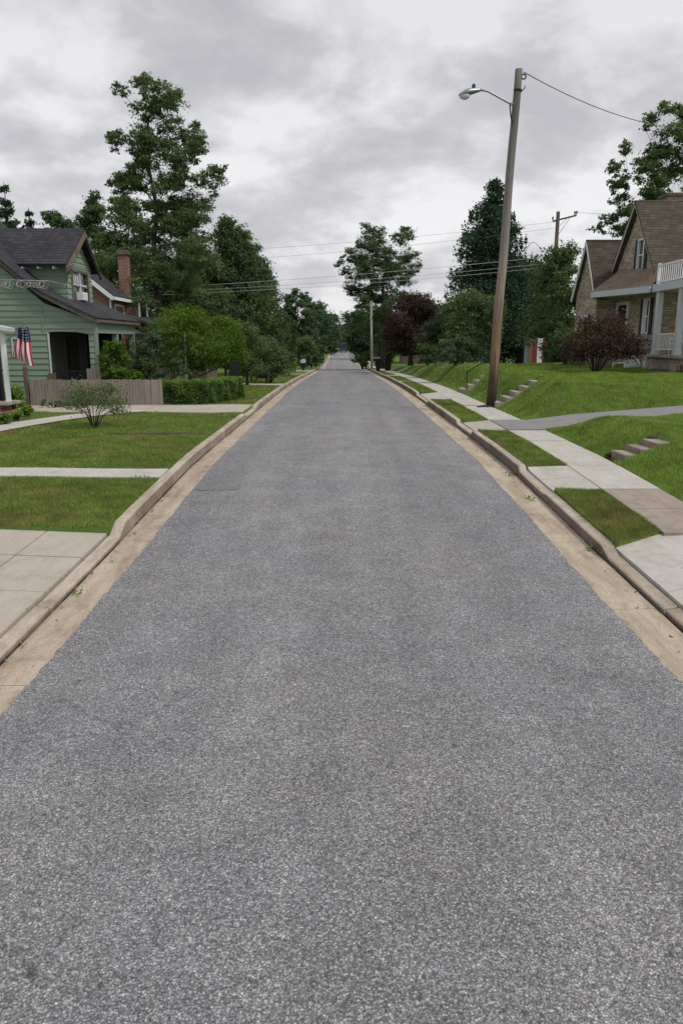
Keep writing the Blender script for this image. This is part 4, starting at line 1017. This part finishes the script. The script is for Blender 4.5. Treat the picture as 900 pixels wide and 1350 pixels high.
tpx('t','street_tree',372,415,90,52,'dark','dark far tree just beyond the rounded shrub',55,6500,.27,pyb=480,group=g2)
bpx('shrub',381,462,486,22,66,'mid','round clipped bush before the left mailbox',1500,.14,14)
bpx('shrub',366,450,492,36,58,'dark','dark bushy mass beyond the large rounded shrub',2800,.14,15)
bpx('shrub',402,440,478,44,100,'mid','reddish-green far bushes beside the left kerb',3200,.22,16)
bpx('shrub',424,452,474,18,150,'far','small far bush near the end of the left kerb',900,.3,17)
bpx('shrub',432,455,468,16,190,'far','last bush where the left kerb meets the cross street',800,.35,18)
bpx('shrub',389,470,484,10,80,'lime','pale rounded plant next to the left mailbox',500,.12,19)
# ---------------------------------------------------------------- right trees
g3='trees along the right side of the street'
tlr=[(488,300,9),(500,312,12),(478,322,12),(536,312,10),(522,322,11),(462,338,12),(490,340,18),(540,334,13),(518,348,15),(456,356,9),(476,364,15),(505,370,19),(545,352,10),(534,372,12),(468,384,11),(492,392,16),(520,396,14),(508,418,14),(500,332,12),(512,358,12),(480,350,11),(528,352,11),(500,392,14),(532,396,12),(478,402,12),(524,420,14),(492,432,15),(514,446,15),(472,428,12),(536,436,12)]
tr_=random.Random(6);TLL=[]
for (px,py,r) in tlr:
    x,y,z=at(px,py,85);TLL.append((x,85+tr_.uniform(-3,3),z,r/F*85*1.05))
tree('tall_tree',at(505,490,85)[0],85,at(505,290,85)[2],5,'dark','tall spreading tree rising beside the far right kerb',lobes=TLL,zc=2,n=34000,s=.20,trunk=.35,sub=14,sg=.24,seed=8,group=None)
tpx('t','street_tree',478,408,95,54,'far','leafy low tree behind the pale far pole',61,9000,.27,pyb=478,group=g3,nl=22)
tpx('t','street_tree',505,405,100,70,'dark','dark tree filling below the tall spreading tree',62,9000,.3,pyb=480,group=g3)
tpx('t','street_tree',468,425,150,34,'far','hazy tree right of the road end',63,5000,.42,pyb=466,group=g3)
tpx('t','street_tree',457,436,215,34,'far','farthest trees right beyond the cross street',64,4000,.55,pyb=462,group=g3)
tpx('t','purple_tree',543,385,72,92,'purple','purple-leaved tree on the lawn beyond the dark bin',65,15000,.2,pyb=470,nl=34,lr=.30,trunk=.25)
tpx('c','big_conifer',652,240,62,158,'pine','large dark conifer behind the leaning light pole',66,52000,.22,pyb=455,whorls=24,power=.60,irr=.4,group=None)
tpx('t','broad_tree',622,385,48,90,'mid','mid green tree below the large conifer left side',67,11000,.17,pyb=470,group=g3,nl=22)
tpx('t','broad_tree',690,335,64,100,'mid','dense green tree right behind the light pole',68,14000,.21,pyb=452,group=g3,nl=26)
tpx('t','broad_tree',745,318,50,90,'mid','vine-covered tree around the crossarm pole',69,14000,.18,pyb=480,group=g3,nl=26)
tpx('t','broad_tree',722,390,66,90,'dark','dark low tree behind the mound and shed',70,9000,.2,pyb=462,group=g3,nl=20)
tpx('t','broad_tree',655,420,66,60,'dark','dark low growth under the conifer',71,6000,.18,pyb=474,group=g3)
tpx('t','broad_tree',575,425,64,50,'dark','dark tree between purple tree and conifer',73,6000,.2,pyb=474,group=g3)
tl=[(880,145,11),(852,160,11),(900,165,18),(835,190,9),(868,185,16),(905,205,22),(818,215,9),(842,228,14),(875,228,18),(815,240,10),(905,250,22),(862,262,16),(830,272,13),(802,292,9),(790,300,8),(850,212,11),(860,245,13),(842,256,10),(872,205,12),(886,258,14),(850,288,12),(828,238,9),(856,196,9),(826,258,9),(812,285,9),(880,285,18),(820,305,12),(845,300,14),(940,180,25),(960,240,30),(930,290,25),(806,225,6)]
tr_=random.Random(9);TLL=[]
for (px,py,r) in tl:
    x,y,z=at(px,py,42);TLL.append((x,42+tr_.uniform(-1.6,1.6),z,r/F*42*1.0))
tree('tall_tree',at(905,490,42)[0],42,at(905,130,42)[2],4,'mid','tall open-branched tree behind the stone house',lobes=TLL,zc=6,n=26000,s=.14,trunk=.28,sub=14,sg=.24,seed=14)
bpx('shrub',602,443,485,58,40,'blue','grassy blue-green shrub on the lawn right of the purple tree',5500,.10,20,nl=16)
bpx('shrub',565,452,480,40,56,'dark','dark shrub behind the blue-green one',2500,.14,24)
bpx('shrub',748,440,480,50,36,'dark','dark green shrub left of the red-leaved shrub',3000,.11,25)
bpx('shrub',482,462,488,16,86,'mid','low bushes at the foot of the pale far pole',2600,.2,26)
bpx('shrub',690,450,474,90,66,'dark','dark undergrowth beside the striped shed',2600,.15,27)
# pine_like palm grass etc. done; far tree line and hills
def treeline(name,x0,x1,Y,h0,h1,label,n,s,seed):
    r=random.Random(seed);L=[];x=x0
    while x<x1:
        h=r.uniform(h0,h1);w=r.uniform(4,8)
        for k in range(3): L.append((x+r.uniform(-2,2),Y+r.uniform(-5,5),gsheet(x,Y)+h*(.3+.3*k),w*.6))
        x+=w*.8
    P,T,NN,_=lobes_leaves(L,n,12,.26);o=crown_mesh(name,P,s,LF['far'],None,T,NN);tag(o,label,'woodland',kind='stuff')
treeline('distant_woodland',-120,6,275,7,13,'distant wood closing the view left of the road end',20000,.9,1)
treeline('distant_woodland',6,170,268,6,11,'distant wood closing the view right of the road end',26000,.9,2)
treeline('woodland',-70,-22,75,8,13,'mass of dark trees far behind the left houses',16000,.45,3)
treeline('woodland',16,80,88,5,8,'mass of trees behind the right-hand gardens',16000,.45,4)
treeline('woodland',-22,-10,100,6,9,'woods between left tree row and the street',9000,.4,5)
def hz(x,y):
    t=(y-600)/200;e=max(0,1-abs(t));return 2+ (12+16*math.exp(-((x-95)/60)**2)+2.5*math.sin(x*.02)+1.5*math.sin(x*.07))*e
grid('hills',frange(-700,900,20),frange(400,800,20),hz,M['hill'])
# ---------------------------------------------------------------- stone house (right)
sh=empty('stone_house',(13,32,lr(13,32)),'tan stone house with steep twin gables and white-posted porch','house')
XF=12.4;zg=1.2
fM=lambda u,z,o:(XF-o,u,z)         # main gable wall faces the street
mb=polywall(MB(),[(30,zg),(35.6,zg),(35.6,4.9),(32.8,8.05),(30,4.9)],[[(31.9,5.45),(32.6,5.45),(32.6,6.75),(31.9,6.75)],[(30.8,2.9),(31.45,2.9),(31.45,4.3),(30.8,4.3)]],fM);mb.build('wall',M['tanbrick'],sh)
mb=MB();mb.box(XF-.05,XF+.0,30.0,34.0,zg,2.85);mb.build('stone_base',M['stone'],sh)
fN=lambda u,z,o:(u,30-o,z)         # near side wall
mb=polywall(MB(),[(XF,zg),(22,zg),(22,5.0),(XF,5.0)],[],fN);mb.build('side_wall',M['tanbrick'],sh)
mb=MB();mb.box(14.2,15.1,29.93,29.99,2.1,4.2);mb.build('door',M['dark'],sh)
mb=MB();mb.slab((XF-.25,29.6,4.62),(23,29.6,4.62),(23,32.8,8.32),(XF-.25,32.8,8.32),.09);mb.slab((XF-.25,36.0,4.62),(23,36.0,4.62),(23,32.8,8.32),(XF-.25,32.8,8.32),.09);mb.build('roof',M['bshingle'],sh)
mb=MB();mb.beam((XF-.22,29.62,4.54),(XF-.22,32.8,8.22),.05,.10);mb.beam((XF-.22,35.98,4.54),(XF-.22,32.8,8.22),.05,.10);mb.build('barge_board',M['white'],sh)
# chimney behind
mb=MB();mb.box(14.6,15.5,35.4,36.2,6.8,8.95);cho=mb.build('chimney',M['tanbrick'],sh)
mb=MB();mb.box(14.52,15.58,35.32,36.28,8.95,9.08);mb.build('chimney_cap',M['trim'],cho)
# wing
XW=11.45
fW=lambda u,z,o:(XW-o,u,z)
mb=polywall(MB(),[(34.5,zg),(37.5,zg),(37.5,4.85),(36,7.0),(34.5,4.85)],[[(35.5,2.2),(36.5,2.2),(36.5,3.8),(35.5,3.8)]],fW);mb.build('wing_wall',M['tanbrick'],sh)
mb=polywall(MB(),[(XW,zg),(XF,zg),(XF,4.9),(XW,4.9)],[],lambda u,z,o:(u,34.5-o,z));mb.build('wing_side_wall',M['tanbrick'],sh)
mb=MB();mb.slab((XW-.2,34.25,4.62),(15.0,34.25,4.62),(15.0,36,7.18),(XW-.2,36,7.18),.09);mb.slab((XW-.2,37.75,4.62),(15.0,37.75,4.62),(15.0,36,7.18),(XW-.2,36,7.18),.09);mb.build('wing_roof',M['bshingle'],sh)
mb=MB();mb.beam((XW-.18,34.26,4.52),(XW-.18,36,7.06),.06,.13);mb.beam((XW-.18,37.74,4.52),(XW-.18,36,7.06),.06,.13);mb.build('wing_barge_board',M['white'],sh)
window(sh,fM,31.9,32.6,5.45,6.75,M['white'],w=.07,shutter=M['darkm'])
window(sh,fM,30.8,31.45,2.9,4.3,M['white'],w=.07,shutter=M['darkm'],curtain=True)
window(sh,fW,35.5,36.5,2.2,3.8,M['white'],w=.08,shutter=M['darkm'],curtain=True)
mb=MB();mb.box(XF-.06,XF+.02,33.2,34.2,2.0,4.15);dd=mb.build('front_door',M['dark'],sh)
mb=MB();mb.box(XF-.1,XF-.02,33.0,33.15,2.0,4.3);mb.box(XF-.1,XF-.02,34.25,34.4,2.0,4.3);mb.box(XF-.1,XF-.02,33.15,34.25,4.17,4.3);mb.build('door_frame',M['white'],dd)
# lean-to porch roof in the angle
P0=(10.85,33.4,4.72);P1=(11.9,29.75,4.72)
mb=MB();mb.slab(P0,P1,(12.38,29.8,5.35),(12.38,34.3,5.75),.05);mb.slab(P0,(12.38,34.3,5.75),(12.38,34.32,5.7),(11.3,34.45,4.9),.05);mb.build('porch_roof',M['lshingle'],sh)
mb=MB();mb.beam((P0[0],P0[1],4.58),(P1[0],P1[1],4.58),.08,.25);mb.beam((P0[0],P0[1],4.58),(11.4,34.5,4.58),.08,.25);mb.build('porch_fascia',M['grey_white'],sh)
mb=MB();mb.quad((P0[0],P0[1],4.5),(P1[0],P1[1],4.5),(12.38,29.8,4.5),(12.38,34.45,4.5));mb.build('porch_ceiling',M['grey_white'],sh)
# flat-roofed side porch with balcony
mb=MB();mb.box(11.95,17,25.2,29.7,4.46,4.74);mb.build('balcony_floor',M['grey_white'],sh,bevel=.01)
rl=MB();rl.box(12.05,12.11,25.3,29.5,4.80,4.86);rl.box(12.05,12.11,25.3,29.5,5.40,5.46)
rl.box(12.11,17,25.3,25.36,5.40,5.46);rl.box(12.11,17,25.3,25.36,4.8,4.86)
for i in range(24): y=25.35+i*.175;rl.box(12.065,12.09,y,y+.028,4.86,5.40)
rl.box(12.03,12.13,29.45,29.55,4.74,5.5);rl.build('balcony_railing',M['white'],sh)
for y in (29.25,27.35,25.35):
    mb=MB();mb.box(12.0,12.2,y-.1,y+.1,2.12,4.46);mb.box(11.97,12.23,y-.13,y+.13,2.12,2.3);mb.build('porch_post',M['grey_white'],sh,bevel=.006)
pl=MB();pl.box(12.06,12.10,27.46,29.14,2.30,2.34);pl.box(12.05,12.11,27.46,29.14,2.86,2.91)
for i in range(14): pl.box(12.07,12.09,27.5+i*.12,27.52+i*.12,2.34,2.86)
pl.build('porch_railing',M['white'],sh)
mb=MB();mb.box(12.0,17,25.2,29.7,1.0,2.02);mb.build('porch_base',M['tanbrick'],sh)
mb=MB();mb.box(11.9,17,25.1,29.75,2.02,2.12);mb.build('porch_floor',M['stepc'],sh,bevel=.01)
mb=MB();mb.box(11.88,12.1,29.55,29.8,1.0,2.02);mb.build('corner_pier',M['grey_white'],sh)
mb=MB();mb.box(11.5,11.99,26.3,28.4,1.3,1.6);mb.box(11.75,11.99,26.3,28.4,1.6,1.82);mb.build('porch_step',M['stone'],sh)
# benches
def bench(x,y,z,L,label,ax='y',h=.5):
    root=empty('garden_bench',(x,y,z),label,'bench')
    mb=MB()
    for i in range(5): mb.box(x+.08+i*.09,x+.15+i*.09,y,y+L,z+.40,z+.43)
    mb.build('seat',M['white'],root)
    mb=MB();n=16
    arc=[(x+.56,y+L*i/n,z+.62+.32*math.sin(math.pi*i/n)) for i in range(n+1)];mb.tube(arc,.03,6)
    for i in range(1,n): mb.box(x+.55,x+.57,y+L*i/n-.012,y+L*i/n+.012,z+.42,arc[i][2])
    mb.build('backrest',M['white'],root)
    for yy in (y+.02,y+L-.02):
        mb=MB();mb.tube([(x+.08,yy,z),(x+.08,yy,z+.62),(x+.56,yy,z+.66)],.025,6);mb.build('armrest',M['white'],root)
        mb=MB();mb.tube([(x+.56,yy,z),(x+.56,yy,z+.64)],.025,6);mb.build('leg',M['white'],root)
bench(11.35,30.1,lr(11.35,31)+.0,1.7,'white slatted bench on the lawn against the stone wall')
bench(12.35,26.7,2.12,2.1,'white arched-back bench up on the side porch')
# small shed with coloured panels
sd=empty('striped_shed',(at(705,470,60)[0],60,lr(15,60)),'small shed front of red, white and blue-grey vertical boards','shed')
zb=lr(15,60)-.1;cols=['bluep','palebrown','redp','white','redp','redp']
zt=at(705,445,60)[2]
xs_=[at(p,470,60)[0] for p in (690,695,701,707,714,718,722)]
for k in range(6):
    mb=MB();mb.box(xs_[k]+.01,xs_[k+1]-.01,60,60.08,zb,zt-.05*(k%2));mb.build('board',M[cols[k]],sd)
mb=MB();mb.box(xs_[0],xs_[-1],60.1,62.4,zb,zt-.1);mb.build('shed_body',M['trim'],sd)
# ---------------------------------------------------------------- street light pole
lp=empty('street_light',(4.93,24.68,zl(24.7)),'tall leaning wooden pole carrying a grey cobra street lamp','street light')
bz=zl(24.7);tp=Vector((5.33,24.7,10.6));bt=Vector((4.93,24.68,bz-.2))
mb=MB();k=14;mb.tube([bt.lerp(tp,i/k)+Vector((.012*math.sin(i*1.1),0,0)) for i in range(k+1)],[.165-.055*i/k for i in range(k+1)],14);mb.build('pole',M['pole'],lp,smooth=True)
mb=MB();mb.tube([tp-Vector((0,0,.62)),tp-Vector((0,0,.56))],.128,12);
b0=Vector(at(675,136,24.5));mb.tube([(b0.x+.03,24.56,b0.z-.55),(b0.x-.04,24.5,b0.z-.3),(b0.x-.08,24.5,b0.z)],.02,6)
mb.build('pole_band',M['iron'],lp)
arm=[at(676,137,24.56),at(671,136,24.5),at(655,127,24.45),at(643,120.5,24.4),at(636,119,24.4),at(630,119,24.4)]
mb=MB();mb.tube(arm,.032,8);mb.tube([at(676,141,24.56),at(672,137,24.5)],.02,6);mb.build('lamp_arm',M['metal'],lp,smooth=True)
# lamp head: tapered cobra body
c=Vector(at(619,122.5,24.35));e=Vector(at(634,119,24.4));g=Vector(at(604,125.5,24.3))
mb=MB();n=12;prof=[(0,.02,.015),(.10,.10,.06),(.3,.155,.12),(.5,.15,.13),(.72,.10,.10),(.9,.065,.075),(1,.05,.05)]
rings=[]
for t,w,hh in prof:
    p=g.lerp(e,t);kk=len(mb.v)
    for j in range(n):
        a=6.283*j/n;mb.v.append((p.x,p.y+w*math.cos(a),p.z+(hh if math.sin(a)>0 else hh*.45)*math.sin(a)+.0))
    rings.append(kk)
for a,b in zip(rings,rings[1:]):
    for j in range(n): mb.f.append((a+j,a+(j+1)%n,b+(j+1)%n,b+j));mb.m.append(0)
mb.f.append(tuple(rings[0]+j for j in range(n)));mb.m.append(0);mb.f.append(tuple(rings[-1]+j for j in reversed(range(n))));mb.m.append(0)
hd=mb.build('lamp_head',M['metal'],lp,smooth=True)
q=g.lerp(e,.27);mb=MB();mb.ball((q.x,q.y,q.z-.045),.145,1.15,.85,.8,14,8);mb.build('lens',M['lens'],hd,smooth=True)
q=g.lerp(e,.66);mb=MB();mb.tube([(q.x,q.y,q.z+.05),(q.x,q.y,q.z+.17)],[.05,.055],10);mb.ball((q.x,q.y,q.z+.17),.055);mb.build('photocell',M['black'],hd,smooth=True)
# insulator rings at the top
mb=MB();r0=tp+Vector((.16,0,-.2))
for kx in range(12):
    a=6.283*kx/12;b=6.283*(kx+1)/12;mb.tube([r0+Vector((.07*math.cos(a),0,.07*math.sin(a))),r0+Vector((.07*math.cos(b),0,.07*math.sin(b)))],.022,5)
mb.tube([tp+Vector((.12,0,-.6)),tp+Vector((.2,0,-.52)),tp+Vector((.22,0,-.45))],.015,5);mb.build('insulator',M['iron'],lp)
# dark roots/base rubble
mb=MB()
for i in range(9):
    a=i*.7;mb.ball((4.9+.2*math.cos(a)-.06*i*.3,24.55+.13*math.sin(a),bz+.02),.07,1.3,1,.5,7,5)
mb.tube([(4.75,24.5,bz+.04),(4.55,24.4,bz+.03),(4.42,24.3,bz+.02)],[.05,.035,.02],6)
mb.build('pole_footing',M['soil'],lp,smooth=True)
# ---------------------------------------------------------------- other poles and wires
up=empty('utility_pole',(14.3,52,lr(14.3,52)),'dark wooden utility pole with crossarm above the right trees','utility pole')
mb=MB();mb.tube([(14.3,52,lr(14.3,52)-.2),(14.28,52,10.95)],[.17,.12],10);mb.build('pole',M['pole2'],up,smooth=True)
mb=MB();mb.beam((13.95,52,10.35),(15.5,52,10.72),.09,.1);mb.tube([(14.3,52,9.4),(15.1,52,10.6)],.015,5);mb.tube([(14.3,52,9.95),(14.9,52,10.55)],.015,5);mb.build('crossarm',M['pole2'],up)
for (x,z) in ((13.95,10.42),(15.5,10.78),(15.38,10.75)):
    mb=MB();mb.tube([(x,52,z),(x,52,z+.14),(x,52,z+.22)],[.03,.06,.04],8);mb.build('insulator',M['iron'],up,smooth=True)
fp=empty('utility_pole',(3.25,81,rz(81)+.15),'slim pale pole without crossarm at the far right kerb','utility pole')
mb=MB();mb.tube([(3.25,81,rz(81)),(3.12,81,6.75)],[.14,.10],8);mb.build('pole',M['pale_pole'],fp,smooth=True)
mb=MB();mb.beam((3.12,81,6.1),(3.55,81,6.3),.06,.06);mb.box(3.0,3.25,80.86,80.92,4.9,5.2);mb.build('bracket',M['pale_pole'],fp)
def wire(a,b,sag,r,mat,label,name='power_line'):
    a=Vector(a);b=Vector(b);pts=[]
    for i in range(25):
        t=i/24;p=a.lerp(b,t);p.z-=sag*4*t*(1-t);pts.append(p)
    mb=MB();mb.tube(pts,r,5);tag(mb.build(name,mat),label,'wire')
PA=(14.2,52);
wire(at(-60,391,46),at(735,337,52),.35,.012,M['lwire'],'uppermost of the three bright wires crossing low over the street')
wire(at(-60,394,46.2),at(735,346,52),.38,.010,M['lwire'],'middle of the three bright wires crossing low over the street')
wire(at(40,394,46.4),at(735,351,52.2),.34,.010,M['lwire'],'lowest of the three bright wires crossing low over the street')
wire(at(100,338,60),at(735,292,52),.4,.008,M['wire'],'faint upper wire over the street meeting the crossarm')
wire(at(100,350,60),at(735,300,52),.5,.008,M['wire'],'faint wire just under the upper one at the crossarm')
wire(at(760,280,52),at(905,282,52),.1,.010,M['wire'],'thin wire running right from the crossarm pole')
wire(at(690,95,24.7),at(910,170,34),.35,.014,M['wire'],'single dark wire from the light pole top to the right')
mb=MB();pts=[]
for i in range(20):
    t=i/19;pts.append((12.2+2.1*t,52,8.3+.9*math.sin(t*5.5)*(1-t)+.3*t))
mb.tube(pts,.02,5);tag(mb.build('cable',M['wire']),'curling loose cable beside the crossarm pole','wire')
# ---------------------------------------------------------------- mailboxes, bins, vehicle
def mailbox(x,y,label,zt,body):
    z=gz(x,y) if x<3 else zl(y);root=empty('mailbox',(x,y,z),label,'mailbox')
    mb=MB();mb.box(x-.12,x+.12,y-.12,y+.12,z-.05,z+.5);mb.tube([(x,y,z+.45),(x,y,zt-.188)],[.18,.20],10);mb.build('post',M['black'],root)
    mb=MB();n=10;w=.24
    for k,yy in enumerate((y-.35,y+.35)):
        pass
    pts=[(w*math.cos(math.pi*i/n),.16*math.sin(math.pi*i/n)) for i in range(n+1)]
    for (a,b),(c,d) in zip(pts,pts[1:]): mb.quad((x+a,y-.35,zt-.18+b),(x+c,y-.35,zt-.18+d),(x+c,y+.35,zt-.18+d),(x+a,y+.35,zt-.18+b))
    for yy in (y-.35,y+.35): mb.quad(*[(x+a,yy,zt-.18+b) for a,b in pts],(x-w,yy,zt-.40),(x+w,yy,zt-.40))
    mb.quad((x+w,y-.35,zt-.18),(x+w,y+.35,zt-.18),(x+w,y+.35,zt-.40),(x+w,y-.35,zt-.40));mb.quad((x-w,y-.35,zt-.18),(x-w,y+.35,zt-.18),(x-w,y+.35,zt-.40),(x-w,y-.35,zt-.40))
    mb.build('box',body,root)
x,y,z=at(399.5,473,76);mailbox(x,y,'grey mailbox on a thick dark post at the far left kerb',z,M['grey_white'])
# dark wheeled bin at the far right kerb
x,y=3.5,73.;z=zl(y);zt=at(498,471,73)[2]
bn=empty('wheeled_bin',(x,y,z),'dark wheeled bin with pale lid edge by the far right kerb','bin')
h=zt-z;mb=MB();mb.hexa([(x-.14,y-.25,z+.03),(x+.14,y-.25,z+.03),(x+.14,y+.2,z+.03),(x-.14,y+.2,z+.03),(x-.32,y-.32,z+h-.1),(x+.30,y-.32,z+h-.1),(x+.30,y+.3,z+h-.1),(x-.32,y+.3,z+h-.1)]);mb.build('body',M['black'],bn,bevel=.03)
mb=MB();mb.hexa([(x-.5,y-.36,z+h-.1),(x+.20,y-.36,z+h-.1),(x+.20,y+.33,z+h-.1),(x-.5,y+.33,z+h-.1),(x-.46,y-.34,z+h-.02),(x+.18,y-.34,z+h),(x+.18,y+.31,z+h),(x-.46,y+.31,z+h-.02)]);mb.build('lid',M['grey_white'],bn,bevel=.02)
mb=MB();mb.tube([(x+.25,y-.2,z+h*.72),(x+.72,y-.25,z+h*.42)],.06,6);mb.build('handle',M['black'],bn)
for s in (-1,1):
    mb=MB();mb.tube([(x+.12,y+s*.22,z+.11),(x+.12,y+s*.27,z+.11)],.11,12);mb.build('wheel',M['iron'],bn)
x,y=4.6,75.;z=zl(y);mb=MB();mb.hexa([(x-.28,y-.25,z),(x+.28,y-.25,z),(x+.28,y+.25,z),(x-.28,y+.25,z),(x-.34,y-.3,z+1.2),(x+.34,y-.3,z+1.2),(x+.34,y+.3,z+1.2),(x-.34,y+.3,z+1.2)]);b2=empty('wheeled_bin',(x,y,z),'taller grey-lidded dark bin just behind the kerbside bin','bin');mb.build('body',M['black'],b2,bevel=.03)
mb=MB();mb.box(x-.36,x+.36,y-.32,y+.32,z+1.21,z+1.29);mb.build('lid',M['darkm'],b2,bevel=.03)
# lamp post far left
x,y,z=at(414.5,457,112);lp2=empty('lamp_post',(x,y,gz(x,y)),'small dark post lamp beside the far left kerb','lamp post')
mb=MB();mb.tube([(x,y,gz(x,y)-.1),(x,y,z)],[.12,.09],8);mb.build('post',M['iron'],lp2);mb=MB();mb.box(x-.2,x+.2,y-.2,y+.2,z,z+.5);mb.build('lantern',M['grey_white'],lp2)
# dark van seen from behind at the road end
x0,y0,_=at(447.5,457,205);x1=at(457.5,457,205)[0];z0=rz(205);z1=at(452,451.5,205)[2]
vn=empty('parked_van',((x0+x1)/2,205,z0),'dark blue-grey van parked at the far end of the street','van')
mb=MB();mb.hexa([(x0,203,z0+.35),(x1,203,z0+.35),(x1,208,z0+.35),(x0,208,z0+.35),(x0+.1,203.1,z1-.5),(x1-.1,203.1,z1-.5),(x1-.1,208,z1-.5),(x0+.1,208,z1-.5)]);mb.hexa([(x0+.1,203.1,z1-.5),(x1-.1,203.1,z1-.5),(x1-.1,208,z1-.5),(x0+.1,208,z1-.5),(x0+.35,203.4,z1),(x1-.35,203.4,z1),(x1-.35,207.6,z1),(x0+.35,207.6,z1)]);mb.build('body',simple('van_paint',(.035,.045,.07),.35,.1,3,0),vn,bevel=.05)
mb=MB();mb.box(x0+.4,x1-.4,202.98,203.05,z0+(z1-z0)*.55,z0+(z1-z0)*.82);mb.build('rear_window',M['glass'],vn)
for xx in (x0+.1,x1-.35):
    mb=MB();mb.tube([(xx,204,z0+.35),(xx+.25,204,z0+.35)],.36,12);mb.build('wheel',M['iron'],vn)
# far houses across the end
def far_house(px,py,Y,w,h,roof,wall,label):
    x,_,z=at(px,py,Y);zb=gsheet(x,Y);r=empty('far_house',(x,Y,zb),label,'house')
    mb=MB();mb.box(x-w/2,x+w/2,Y,Y+6,zb,z-h*.4);mb.build('wall',wall,r)
    mb=MB();mb.slab((x-w/2-.3,Y-.4,z-h*.4),(x+w/2+.3,Y-.4,z-h*.4),(x+w/2+.3,Y+3,z),(x-w/2-.3,Y+3,z),.15);mb.slab((x-w/2-.3,Y+6.4,z-h*.4),(x+w/2+.3,Y+6.4,z-h*.4),(x+w/2+.3,Y+3,z),(x-w/2-.3,Y+3,z),.15);mb.build('roof',roof,r)
far_house(450,446,250,5,3,M['bluep'],M['white'],'small far house with pale blue-grey roof at road end')
far_house(463,444,248,5,3,M['palebrown'],M['trim'],'far brown-roofed house half hidden right of the road end')
far_house(582,402,110,11,3.5,M['darkm'],M['trim'],'grey roof glimpsed between the purple tree and the conifer')
# ---------------------------------------------------------------- world, sun, camera
sc=bpy.context.scene
wd=bpy.data.worlds.new('World');sc.world=wd;wd.use_nodes=True;nt=wd.node_tree;nt.nodes.clear()
EL,RO=math.radians(52),math.radians(118)     # sun to the right and a little behind the camera
sky=nt.nodes.new('ShaderNodeTexSky');sky.sky_type='NISHITA';sky.sun_disc=False;sky.sun_elevation=EL;sky.sun_rotation=RO
tc=nt.nodes.new('ShaderNodeTexCoord');sp=nt.nodes.new('ShaderNodeSeparateXYZ');nt.links.new(tc.outputs['Generated'],sp.inputs[0])
mz=N(nt,'ShaderNodeMath',operation='MAXIMUM');nt.links.new(sp.outputs[2],mz.inputs[0]);mz.inputs[1].default_value=0
ad=N(nt,'ShaderNodeMath',operation='ADD');nt.links.new(mz.outputs[0],ad.inputs[0]);ad.inputs[1].default_value=.42
dx=N(nt,'ShaderNodeMath',operation='DIVIDE');nt.links.new(sp.outputs[0],dx.inputs[0]);nt.links.new(ad.outputs[0],dx.inputs[1])
dy=N(nt,'ShaderNodeMath',operation='DIVIDE');nt.links.new(sp.outputs[1],dy.inputs[0]);nt.links.new(ad.outputs[0],dy.inputs[1])
cb=nt.nodes.new('ShaderNodeCombineXYZ');nt.links.new(dx.outputs[0],cb.inputs[0]);nt.links.new(dy.outputs[0],cb.inputs[1])
n1=noise(nt,mapv(nt,cb.outputs[0],(1,1.15,1),(5.2,7.9,0)),3.1,8,.50,.15)
n2=noise(nt,mapv(nt,cb.outputs[0],(1,1,1),(9.1,4.4,2)),7.0,6,.6,.2)
f=mix(nt,n1.outputs[0],n2.outputs[0],.28)
cl=ramp(nt,f,(.40,(5.3,5.24,5.5)),(.465,(6.1,6.03,6.3)),(.51,(7.3,7.24,7.45)),(.565,(8.5,8.45,8.6)))
hb=ramp(nt,mz.outputs[0],(0,(1.04,1.04,1.06)),(.12,(1.1,1.1,1.1)),(.45,(.93,.93,.94)),(1,(.85,.85,.86)))
cl=mix(nt,cl,hb,1,'MULTIPLY')
fin=mix(nt,cl,sky.outputs[0],.06)
bg=nt.nodes.new('ShaderNodeBackground');bg.inputs[1].default_value=.1;nt.links.new(fin,bg.inputs[0])
ou=nt.nodes.new('ShaderNodeOutputWorld');nt.links.new(bg.outputs[0],ou.inputs[0])
sl=bpy.data.lights.new('sun','SUN');sl.energy=2.3;sl.angle=math.radians(14);sl.color=(1,.965,.91)
so=bpy.data.objects.new('sun',sl);C.objects.link(so)
d=Vector((math.sin(RO)*math.cos(EL),math.cos(RO)*math.cos(EL),math.sin(EL)))
so.rotation_euler=d.to_track_quat('Z','Y').to_euler()
cam=bpy.data.cameras.new('camera');co=bpy.data.objects.new('camera',cam);C.objects.link(co)
co.location=(0,0,CAMZ);co.rotation_euler=(math.pi/2-TH,0,0)
cam.sensor_fit='VERTICAL';cam.sensor_height=36;cam.lens=26.0;cam.clip_end=4000;cam.clip_start=.05
sc.camera=co
sc.view_settings.view_transform='Standard';sc.view_settings.look='None';sc.view_settings.exposure=0;sc.view_settings.gamma=1
sc.render.engine='CYCLES'
